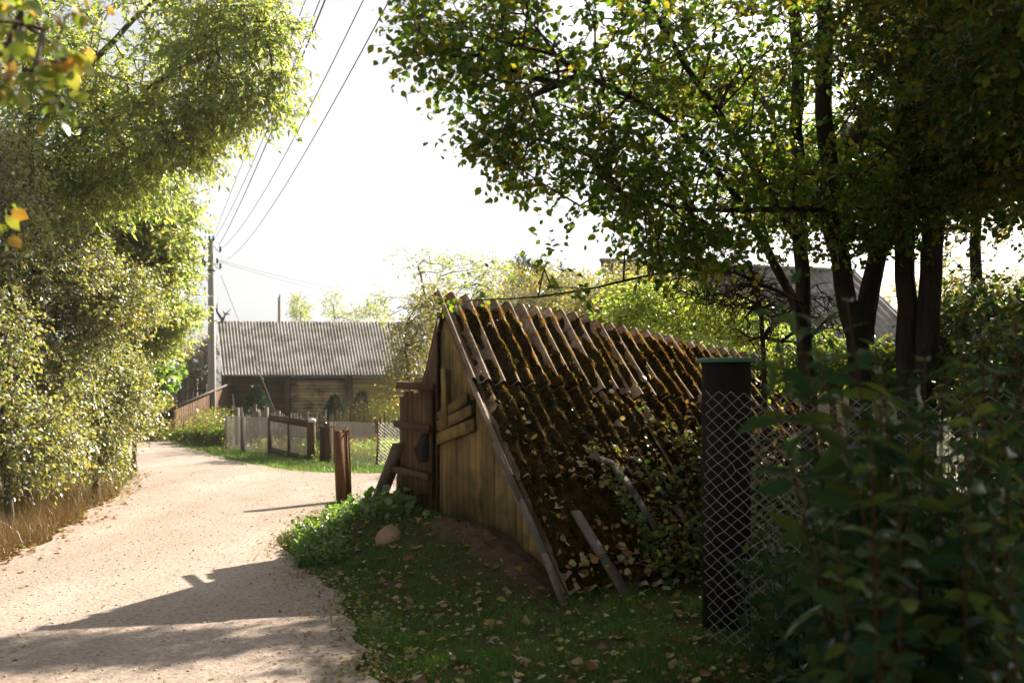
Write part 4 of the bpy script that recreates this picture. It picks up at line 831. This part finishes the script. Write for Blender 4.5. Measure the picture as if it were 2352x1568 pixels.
# ------------------------------------------------------------- wire fences and gate
def wfence(label, pts, z1, cell, r, posts, tops=None, **kw):
    root = thing('wire_fence', (*pts[0], 0), label, 'fence')
    for a_, b_ in zip(pts[:-1], pts[1:]): chain(root, a_, b_, .03, z1, cell, r, **kw)
    for (px_, d_, h_, rad_, m_, lean) in posts:
        b = G(px_, d_); q_ = MB(); q_.tube([b, b+A([lean, 0, h_])], rad_, 8); q_.build('post', M[m_], root)
    return root
wfence('fine wire netting fence with wooden posts left of the gate', [xy(520, 26), xy(557, 25), xy(622, 23.7)], .9, .075, .005,
       [(521, 26, .93, .05, 'graywood', 0), (558, 25, .95, .06, 'graywood', 0), (619, 23.8, .98, .05, 'graywood', 0)], k=3)
wfence('chain link fence on thin rusty posts between the gate and the cellar', [xy(760, 21.2), xy(868, 20.2), xy(960, 20.6), xy(1130, 21.2)], .92, .085, .0055,
       [(768, 21.1, .95, .02, 'rust', 0), (797, 20.9, .92, .02, 'rust', 0), (864, 20.3, 1.06, .03, 'rust', .1), (960, 20.6, .95, .02, 'rust', 0), (1130, 21.2, .95, .03, 'rust', 0)], k=3)
gt = thing('gate', G(620, 23.6), 'brown framed wire gate standing ajar between the two wire fences', 'gate')
a_, b_ = A([*xy(621, 23.6)]), A([*xy(710, 21.9)]); chain(gt, a_, b_, .12, .88, .075, .005, k=3)
def v3(p, z): return A([p[0], p[1], z])
for nm, p0, p1, wd in (('top_rail', v3(a_, .89), v3(b_, .80), .15), ('bottom_rail', v3(a_, .13), v3(b_, .03), .13), ('stile', v3(a_, .05), v3(a_, .95), .09), ('stile', v3(b_, -.03), v3(b_, .86), .09), ('middle_post', v3((a_+b_)/2, .1), v3((a_+b_)/2, .85), .07)):
    q_ = MB(); q_.beam(p0, p1, wd, .05, side=(0, 0, 1) if 'rail' in nm else (1, .3, 0)); q_.build(nm, M['brown'], gt)
gpst = thing('gate_post', G(717, 21.8), 'round dark gate post with a white tin cap', 'post')
q_ = MB(); q_.tube([G(717, 21.8), G(717, 21.8)+A([0, 0, .95])], .075, 12); q_.build('shaft', M['brown'], gpst)
q_ = MB(); q_.tube([G(717, 21.8)+A([0, 0, .93]), G(717, 21.8)+A([0, 0, .99]), G(717, 21.8)+A([0, 0, 1.01])], [.085, .08, .03], 12); q_.build('cap', M['white'], gpst)
q_ = MB(); q_.tube([G(717, 21.8)+A([0, 0, .88]), G(770, 21)+A([0, 0, .85])], .012, 6); tag(q_.build('rail_pipe', M['green'], origin=G(717, 21.8)+A([0, 0, .88])), 'thin green pipe running from the white-capped post to the stump', 'pipe')
for px, d, h, r_, lb in ((742, 21.5, .78, .07, 'short dark wooden stump post just right of the gate, the slimmer of two'), (755, 21.4, .86, .09, 'thick square-cut stump post beside the slimmer one at the gate')):
    b = G(px, d); q_ = MB(); q_.box(b+A([0, 0, h/2]), A([r_, .01, 0]), A([-.01, r_, 0]), A([0, 0, h/2+.05]), .01); tag(q_.build('stump_post', M['brown'], origin=b), lb, 'post')
q_ = MB(); b = G(540, 27); q_.tube([b, b+A([0, 0, .9]), P(537, 930, 27), P(534, 905, 27)], [.03, .03, .02, .01], 6); tag(q_.build('garden_stake', M['graywood'], origin=b), 'crooked garden stake rising behind the left wire fence', 'stake')
q_ = MB(); b = G(545, 26.6); q_.tube([b, b+A([0, 0, 1.15])], .06, 8); tag(q_.build('garden_post', M['graywood'], origin=b), 'stout wooden post behind the left wire fence, near the crooked stake', 'post')
# ------------------------------------------------------------- rusty post, H section
b = G(791, 14.0, -.15); pst = thing('steel_post', b, 'rust brown steel section post standing at the grassy road corner', 'post')
an = math.radians(24); e1 = A([math.cos(an), math.sin(an), 0]); e2 = A([-e1[1], e1[0], 0])
prof = [(-.085, -.07), (.085, -.07), (.085, -.062), (.004, -.062), (.004, .062), (.085, .062), (.085, .07), (-.085, .07), (-.085, .062), (-.004, .062), (-.004, -.062), (-.085, -.062)]
def hsec(prof, rot):
    a = math.radians(rot); f1 = A([math.cos(a), math.sin(a), 0]); f2 = A([-f1[1], f1[0], 0]); lean = A([-.045, 0, 0]); H_ = 1.22
    P0 = [b+f1*x_+f2*y_ for x_, y_ in prof]; P1 = [p+lean+A([0, 0, H_]) for p in P0]; n = len(prof)
    q_ = MB(); q_.add(np.array(P0+P1), [np.array([[i_, (i_+1) % n, n+(i_+1) % n, n+i_] for i_ in range(n)])], .5); return q_, P1
# a broad closed plate on the left, then an open channel to its right
q_ = MB(); a = math.radians(20); f1 = A([math.cos(a), math.sin(a), 0]); f2 = A([-f1[1], f1[0], 0]); lean = A([-.045, 0, .0]); H_ = 1.20
def bar(q_, x0, x1, y0, y1, top=0.):
    P0 = [b+f1*x_+f2*y_ for x_, y_ in ((x0, y0), (x1, y0), (x1, y1), (x0, y1))]; V = np.array(P0+[p+lean+A([0, 0, H_+top]) for p in P0])
    q_.add(V, np.array([[3, 2, 1, 0], [4, 5, 6, 7], [0, 1, 5, 4], [1, 2, 6, 5], [2, 3, 7, 6], [3, 0, 4, 7]]), .5)
bar(q_, -.10, .022, -.075, .07, -.015); q_.build('box_beam', M['rust'], pst)
q_ = MB(); bar(q_, .028, .036, -.08, .08); bar(q_, .036, .092, -.012, -.004); bar(q_, .092, .102, -.075, .08); q_.build('channel', M['rust'], pst)
# ------------------------------------------------------------- utility poles and wires
b = G(487, 34, -.2); up_ = thing('utility_pole', b, 'tall square concrete utility pole in front of the barn', 'pole')
q_ = MB(); t_ = P(485.5, 550, 34); w0, w1 = .12, .085
V = np.array([[b[0]+sx*w0, b[1]+sy*w0, b[2]] for sx, sy in ((-1, -1), (1, -1), (1, 1), (-1, 1))]+[[t_[0]+sx*w1, t_[1]+sy*w1, t_[2]] for sx, sy in ((-1, -1), (1, -1), (1, 1), (-1, 1))])
q_.add(V, np.array([[3, 2, 1, 0], [4, 5, 6, 7], [0, 1, 5, 4], [1, 2, 6, 5], [2, 3, 7, 6], [3, 0, 4, 7]]), .5); q_.build('shaft', M['concrete'], up_)
ends = []
def bracket(px, py, pxe, pye, root=up_, d=34):
    p0, p1 = P(px, py, d), P(pxe, pye, d-.15); q_ = MB(); mid = p1+A([0, 0, -.16]); q_.tube([p0, (p0+mid)/2+A([0, 0, -.03]), mid, p1+A([0, 0, -.1])], .014, 5); q_.build('bracket', M['cable'], root)
    q_ = MB(); q_.tube([p1+A([0, 0, -.12]), p1+A([0, 0, -.06]), p1+A([0, 0, -.03]), p1+A([0, 0, 0.02]), p1+A([0, 0, .05])], [.03, .05, .03, .045, .02], 8); q_.build('insulator', M['insul'], root)
for q in ((482, 552, 481, 545), (489, 552, 490, 545), (480, 566, 469, 563), (491, 565, 506, 569), (479, 602, 470, 602), (491, 607, 506, 608), (491, 603, 499, 596), (480, 598, 466, 594)): bracket(*q)
q_ = MB(); q_.box(P(485.5, 621, 34), A([.115, 0, 0]), A([0, .115, 0]), A([0, 0, .025])); q_.build('clamp', M['insul'], up_)
def wire(label, a_, b_, sag, r=.008, k=4, n=40, name='overhead_wire', group=None):
    t = np.linspace(0, 1, n)[:, None]; p = a_*(1-t)+b_*t-A([0, 0, 1])*4*sag*t*(1-t); q_ = MB(); q_.tube(p, r, k)
    return tag(q_.build(name, M['cable'], origin=a_), label, 'wire', group)
for lb, px, py, xe, ze, sg in (('leftmost of the five overhead wires, from the top of the concrete pole', 488, 548, 5.0, 7.25, .1), ('second overhead wire from the left, from the pole top', 492, 550, 4.75, 7.25, .8),
                               ('middle and darkest overhead wire of the five', 503, 563, 4.5, 6.5, .6), ('fourth overhead wire from the left, to the upper right bracket', 508, 571, 5.0, 7.25, 1.2), ('rightmost and lowest hanging of the five overhead wires', 519, 597, 4.75, 6.25, 1.1)):
    a_ = P(px, py, 33.8); wire(lb, a_, A([xe, -8, ze]), sg, .009 if 'middle' in lb else .006)
wire('upper of two thin service wires going right from the pole over the barn', P(499, 596, 33.9), P(1150, 690, 60), .6, .007)
wire('lower of two thin service wires going right from the pole over the barn', P(500, 600, 33.9), P(1150, 700, 60), .7, .007)
wire('upper thin wire going left from the pole into the trees', P(466, 594, 33.9), P(200, 720, 48), .4, .007)
wire('lower thin wire going left from the pole into the trees', P(470, 602, 33.9), P(180, 760, 50), .5, .007)
g1, g2 = P(507, 632, 33.8), A([-6.1, 27.2, 0]); q_ = MB(); t = np.linspace(0, 1, 20)[:, None]; gy_ = thing('guy_wire', g2, 'slanting guy wire with a thick rusty rod, from the pole down behind the gate', 'wire')
q_.tube(g1*(1-t)+g2*t*1.0, .010, 5); q_.build('cable', M['cable'], gy_); q_ = MB(); gm = g1*.34+g2*.66; q_.tube([gm, g2], .018, 6); q_.build('rod', M['bark'], gy_)
q_ = MB(); q_.tube([gm+(g1-g2)*.006, gm-(g1-g2)*.004], .04, 7); q_.build('turnbuckle', M['insul'], gy_)
b = G(642, 52); p2 = thing('utility_pole', b, 'distant pole rising behind the barn roof', 'pole'); q_ = MB(); q_.tube([b, P(642.5, 682, 52)], [.12, .095], 4); q_.build('shaft', M['concrete'], p2)
q_ = MB(); q_.tube([P(642.5, 684, 52), P(642.5, 676, 52)], [.02, .05], 6); q_.build('insulator', M['insul'], p2)
# ------------------------------------------------------------- garden
def spruce(px, d, hpx, wpx, lb):
    b = G(px, d); root = thing('spruce_tree', b, lb, 'spruce'); top = P(px, hpx, d); H_ = top[2]; q_ = MB(); q_.tube([b, top], [.05, .01], 6); q_.build('trunk', M['graybark'], root)
    n = 5200; t = RNG.random(n)**.8; z = .1+t*(H_-.1); rr = wpx/FX*d*(1-t)**.8; an = RNG.integers(0, 9, n)*.7+np.floor(z/.16)*.9+RNG.normal(0, .14, n); f = RNG.random(n)**.6
    p = np.stack([b[0]+rr*f*np.cos(an), b[1]+rr*f*np.sin(an), z+.18*f*(1-t)+.0*z], -1); dr = np.stack([np.cos(an), np.sin(an), .4+0*an], -1)+RNG.normal(0, .35, (n, 3))
    V, fs, r = leaves(p, dr, RNG.uniform(.08, .16, n), 'lance', .5, width=.9); mesh('crown', V, fs, M['spruce'], root, rnd=r)
spruce(588, 31, 888, 62, 'small blue-green spruce against the dark barn wall'); spruce(770, 32, 908, 44, 'smaller spruce against the pale plank wall of the barn'); spruce(832, 31, 900, 44, 'small spruce against the ochre barn wall, right of the smaller one')
def herb(name, label, x, y, hts, m, lsz, cat='plants', up=.5, kind='lance', per=8, stuff=True, width=1.3, stem='grass'):
    n = len(x); z = ground(x, y); mbs = MB(); top = np.stack([x+RNG.normal(0, .06, n), y+RNG.normal(0, .06, n), z+hts], -1); b = np.stack([x, y, z], -1)
    V, Fq = segs(b, top, np.full(n, .004), np.full(n, .002), top-b, top-b, 3); mbs.add(V, [Fq], .3)
    t = RNG.uniform(.15, 1, (n, per))[..., None]; p = (b[:, None]*(1-t)+top[:, None]*t).reshape(-1, 3)
    leaves(p, RNG.normal(0, 1, p.shape)+A([0, 0, .3]), lsz*RNG.uniform(.6, 1.2, len(p)), kind, up, mbs, width=width)
    return tag(mbs.build(name, M[m]), label, cat, kind='stuff')
def band(n, pts, wd):
    pts = [A(p) for p in pts]; k = RNG.integers(0, len(pts)-1, n); t = RNG.random(n)[:, None]; P0 = A([pts[q] for q in k]); P1 = A([pts[q+1] for q in k]); p = P0*(1-t)+P1*t+RNG.normal(0, wd, (n, 2)); return p[:, 0], p[:, 1]
x, y = band(1500, [xy(800, 22.5), xy(960, 22.5), xy(1150, 22.5)], .6); herb('garden_plants', 'mixed green garden plants behind the chain link fence', x, y, RNG.uniform(.15, .5, len(x)), 'lime_leaf', .09)
x, y = band(380, [xy(560, 26.5), xy(720, 24.5), xy(840, 23.5)], .5); herb('garden_plants', 'low garden plants seen through the gate and left wire fence', x, y, RNG.uniform(.1, .4, len(x)), 'gold_leaf', .09)
x, y = band(480, [xy(860, 26.6), xy(960, 25.2)], .45); herb('tall_herbs', 'tall golden seeding herbs above the picket fence', x, y, RNG.uniform(.9, 1.4, len(x)), 'yellow_leaf', .09, per=14)
x, y = band(60, [xy(775, 26), xy(850, 25.5)], .3); herb('seed_stalks', 'thin golden seed stalks standing above the pickets', x, y, RNG.uniform(.95, 1.7, len(x)), 'dry_grass', .06, per=30)
x, y = band(700, [xy(515, 27.2), xy(480, 29), xy(500, 31)], .35); herb('brown_herbs', 'brown and orange withered herbs at the foot of the concrete pole', x, y, RNG.uniform(.4, 1.1, len(x)), 'yellow_leaf', .08, per=10)
x, y = band(900, [xy(300, 30), xy(375, 30.5)], .6); herb('brown_herbs', 'rusty undergrowth below the hedge at the bend', x, y, RNG.uniform(.2, .7, len(x)), 'yellow_leaf', .08, per=8)
# dark clipped bush in front of the lean-to
grow('low_bush', 'low dark bush at the foot of the lean-to beside the concrete pole', 'bush', [([G(460, 28.4), G(460, 28.4)+A([0, 0, .3]), G(470, 28.3)+A([0, 0, .4])], .03, .02)],
     [E(425, 1000, 28.6, 26, 18, .5, 130), E(470, 1000, 27.6, 34, 22, .5, 200), E(505, 1003, 27, 22, 24, .4, 120)], tip=(3, 7), lsize=.07, kind='quad', lm='apple_leaf', bark='graybark', twl=.12, tipr=.004, lowres=True)
# flowers: each one a thing
def flower(px, py, d, m, lb, r_=.035):
    top = P(px, py, d); b = A([top[0], top[1]+.05, float(ground(top[0], top[1]))]); root = thing('flower', b, lb, 'flower', 'flowers in the garden behind the wire fence'); q_ = MB(); q_.tube([b, top], .004, 3); q_.build('stem', M['grass'], root)
    q_ = MB(); n = 14; an = np.arange(n)*2*math.pi/n; dr = np.stack([np.cos(an), -.5+0*an, np.sin(an)], -1)
    leaves(np.repeat(top[None], n, 0), dr, r_, 'simple', .5, q_, width=1.3); q_.build('blossom', M[m], root)
for k, (px, py, m) in enumerate(((836, 1004, 'flower'), (840, 1010, 'flower'), (809, 1016, 'flower'), (804, 1020, 'flower'), (845, 1034, 'flower'), (831, 1034, 'flower'), (792, 1032, 'flower'), (812, 1030, 'flower'), (866, 1012, 'flower'), (894, 1040, 'flower'),
                              (864, 998, 'pink'), (871, 1006, 'pink'), (898, 1030, 'pink'), (884, 1046, 'pink'), (756, 1028, 'pink'), (700, 1022, 'pink'), (742, 1026, 'flower'))):
    flower(px, py, 21.3 if px > 760 else 23.5, m, 'small orange garden flower behind the wire fence' if m == 'flower' else 'small pink garden flower behind the wire fence')
# ------------------------------------------------------------- stones
def stone(px, py, w_, h_, lb, m='stone', d=None):
    c = PG(px, py); n = 26; th = np.linspace(0, 2*math.pi, n, endpoint=False); ph = np.linspace(.02, math.pi-.02, 16); T_, Ph = np.meshgrid(th, ph, indexing='ij')
    dx = np.cos(T_)*np.sin(Ph); dy = np.sin(T_)*np.sin(Ph); dz = np.cos(Ph); sc = w_/FX*c[1]
    nz = 1+.35*(fbm(dx*2+5+dz, dy*2+5-dz, .9, int(px))-.5)+.08*(fbm(dx*5+9, dz*5+dy*3+9, .6, 7)-.5); V = np.stack([dx*sc*nz, dy*sc*.8*nz, dz*h_/FX*c[1]*nz], -1)+c
    i, j = np.meshgrid(np.arange(n), np.arange(15), indexing='ij'); i = i.ravel(); j = j.ravel(); q = np.stack([i*16+j, i*16+j+1, ((i+1) % n)*16+j+1, ((i+1) % n)*16+j], -1)
    return tag(mesh('stone', V.reshape(-1, 3), q, M[m], smooth=True, origin=c), lb, 'stone')
stone(896, 1240, 32, 34, 'large rounded tan stone in the grass before the cellar'); stone(798, 1178, 19, 16, 'smaller tan stone near the rusty post among the weeds')
stone(242, 1248, 4, 4, 'small dark pebble alone on the sunny road at left'); stone(570, 1443-110, 4, 4, 'reddish pebble at the edge of the big road shadow')
stone(402, 1277, 4, 3, 'small brown pebble beside the pointed shadow on the road'); stone(686, 1468, 5, 4, 'dark flat pebble in the shaded part of the road')
# ------------------------------------------------------------- weeds at the corner
x, y = [], []
for _ in range(1500):
    px = RNG.uniform(770, 960); py = 1150+RNG.normal(0, 14)+(960-px)*.12
    if RNG.random() < .3: px = RNG.uniform(680, 780); py = RNG.uniform(1195, 1260)
    d = FX*1.42/(py-890); x.append((px-1176)/FX*d); y.append(d)
x, y = A(x), A(y); herb('corner_weeds', 'bright leafy weeds at the foot of the rusty post and cellar gable', x, y, RNG.uniform(.05, .19, len(x)), 'broad_leaf', .045, kind='ovate', per=7, up=.6, width=1.1)
x, y = band(240, [gp(-1.25, 0, -.25)[:2], gp(-.35, 0, -.3)[:2]], .1); herb('burdock_leaves', 'dark broad leaves growing against the cellar door', x[::2], y[::2], RNG.uniform(.08, .25, len(x[::2])), 'broad_leaf', .085, kind='ovate', per=2, up=.5, width=1.4)
b = PG(935, 1150); b[2] -= .02; root = thing('weed_stalk', b, 'single thin seeding weed stalk left of the leaning board', 'weed'); q_ = MB(); pts = [b, P(937, 1100, b[1]), P(941, 1050, b[1]), P(940, 1020, b[1])]; q_.tube(pts, [.005, .004, .003, .002], 4); q_.build('stem', M['dry_grass'], root)
q_ = MB(); n = 160; t = RNG.random(n)**.6; p = pts[0]+(pts[3]-pts[0])*t[:, None]+RNG.normal(0, .02, (n, 3)); leaves(p, RNG.normal(0, 1, (n, 3))+A([0, 0, 1]), .035, 'lance', .5, q_); q_.build('foliage', M['dry_grass'], root)
# ------------------------------------------------------------- dark standpipe with green lid
c = A([(1668-1176)/FX*6.75, 6.75, float(ground(1.45, 6.75))-.05]); sp = thing('standpipe', c, 'dark upright pipe covered by a round green plastic lid behind the wire netting', 'pipe')
zt = 1.6+(890-832)/FX*6.75; q_ = MB(); q_.tube([c, A([c[0], c[1], zt-.02]), A([c[0], c[1], zt])], [.158, .165, .16], 40); q_.build('shaft', M['darkpipe'], sp, smooth=False)
q_ = MB(); R_ = .205; q_.tube([A([c[0], c[1], zt-.004+dz]) for dz in (0., .004, .022, .028, .034)], [R_-.004, R_, R_, R_-.008, R_-.05], 48); q_.build('lid', M['green'], sp, smooth=False)
# ------------------------------------------------------------- near wire fence
nf = thing('wire_fence', (1.2, 6.15, 0), 'rusty sagging chain link netting in front of the standpipe, its near run', 'fence')
chain(nf, (1.20, 6.15), (2.9, 4.9), .03, 1.60, .088, .0019, wob=.008, sag=.03, name='mesh', m='wire', k=5)
for (x_, y_) in ((2.9, 4.9),):
    q_ = MB(); q_.tube([A([x_, y_, -.1]), A([x_, y_, 1.65])], .03, 10); q_.build('post', M['rust'], nf)
nf2 = thing('wire_fence', (1.22, 6.2, 0), 'second run of netting turning back behind the standpipe', 'fence')
chain(nf2, (1.55, 7.15), (4.6, 7.3), .03, 1.52, .085, .0019, wob=.008, sag=.05, name='mesh', m='wire', k=4)
for (x_, y_) in ((4.6, 7.3),):
    q_ = MB(); q_.tube([A([x_, y_, -.1]), A([x_, y_, 1.6])], .03, 10); q_.build('post', M['rust'], nf2)
# ------------------------------------------------------------- tall foreground stems
def stalks(label, bases, big=1.):
    root = thing('flowering_shrub', (bases[0][0][0], bases[0][0][1], 0), label, 'shrub', 'tall leafy stems in the right foreground')
    ms, ml = MB(), MB()
    for (bx, by), tip_, n in bases:
        b = A([bx, by, -.03]); tip_ = np.asarray(tip_, float); t = np.linspace(0, 1, 14)[:, None]; mid = (b+tip_)/2+A([RNG.normal(0, .04), RNG.normal(0, .04), .1])
        pts = (1-t)**2*b+2*t*(1-t)*mid+t*t*tip_; ms.tube(pts, np.linspace(.0055, .002, 14), 6)
        k = int(n); tt = np.linspace(.16, 1, k); idx = tt*13; lo = np.clip(idx.astype(int), 0, 12); f = (idx-lo)[:, None]; p = pts[lo]*(1-f)+pts[lo+1]*f
        a0 = RNG.uniform(0, 6.28)
        for sgn in (0, math.pi):
            an = a0+np.arange(k)*math.pi/2+sgn+RNG.normal(0, .25, k); dr = np.stack([np.cos(an), np.sin(an), .1+.9*(tt-.6)+RNG.normal(0, .45, k)], -1)
            leaves(p, dr, (.085+.04*np.sin(np.pi*tt))*big*RNG.uniform(.7, 1.15, k)*np.where(tt > .93, .6, 1), 'ovate', .5, ml, width=.48, droop=.25, curl=.5)
    ms.build('stem', M['stem'], root); ml.build('foliage', M['plant_leaf'], root); return root
def tipP(px, py, d): return P(px, py, d)
stalks('nearest tall reddish stems with blue-green leaves rising before the netting', [((1.05, 2.75), tipP(1735, 760, 2.6), 18), ((1.15, 2.85), tipP(1815, 655, 2.7), 20), ((1.2, 2.7), tipP(1945, 690, 2.75), 20), ((1.1, 2.6), tipP(1880, 830, 2.6), 18), ((1.22, 2.9), tipP(1850, 810, 3.0), 18), ((1.1, 2.8), tipP(1775, 720, 2.7), 20), ((1.2, 2.8), tipP(1900, 745, 2.8), 20), ((1.3, 2.75), tipP(2010, 800, 2.8), 20)], 1.25)
far_b = []
for q in range(19): px = RNG.uniform(1990, 2340); d = RNG.uniform(2.7, 3.5); far_b.append((((px-1176)/FX*d+RNG.normal(0, .08), d-.1), tipP(px, RNG.uniform(820, 1000), d), 20))
far_b.append(((1.4, 2.9), tipP(2250, 720, 3.0), 20)); far_b += [((1.5, 2.95), tipP(2330, 700, 3.1), 22), ((1.45, 2.85), tipP(2200, 790, 2.9), 20), ((1.5, 3.1), tipP(2290, 810, 3.2), 22), ((1.55, 3.0), tipP(2380, 760, 3.1), 22)]; far_b.append(((1.3, 2.9), tipP(2165, 850, 2.9), 20))
stalks('dense dark leafy stems filling the lower right corner', far_b)
low_b = []
for q in range(38): px = RNG.uniform(1850, 2400); d = RNG.uniform(2.3, 3.4); low_b.append((((px-1176)/FX*d, d), tipP(px+RNG.normal(0, 30), RNG.uniform(960, 1320), d), 15))
stalks('shorter shadowed stems below the others at the lower right', low_b)
x, y = band(1800, [(1.5, 5.6), (3, 4.2), (3.4, 3)], .35); k = x > 1.35; herb('undergrowth', 'dark undergrowth behind and beside the near netting', x[k], y[k], RNG.uniform(.15, .8, k.sum()), 'plant_leaf', .1, per=7, width=2)
x, y = band(4200, [(2.2, 7.0), (5, 7.2), (6, 9)], .5); k = ~in_cellar(x, y, .1) & (x > 1.9); herb('undergrowth', 'shaded weeds at the foot of the dark trunks', x[k], y[k], RNG.uniform(.2, 1.3, k.sum()), 'vine_leaf', .08, per=7, width=2)
print('all done', len(C.objects))
# ------------------------------------------------------------- thin haze added to veil the background as lens glare does
mb = MB(); mb.box((0, 35, 7.5), (45, 0, 0), (0, 60, 0), (0, 0, 9.0)); hz = mb.build('haze', bpy.data.materials.new('haze'))
tag(hz, 'thin warm haze added to veil the distance like lens glare', kind='stuff'); t = hz.data.materials[0]; t.use_nodes = True; t = t.node_tree
for n_ in list(t.nodes): t.nodes.remove(n_)
o_ = t.nodes.new('ShaderNodeOutputMaterial'); v = t.nodes.new('ShaderNodeVolumePrincipled'); v.inputs['Density'].default_value = .0006; v.inputs['Anisotropy'].default_value = .5; v.inputs['Color'].default_value = (.97, .96, .94, 1)
t.links.new(v.outputs[0], o_.inputs['Volume'])
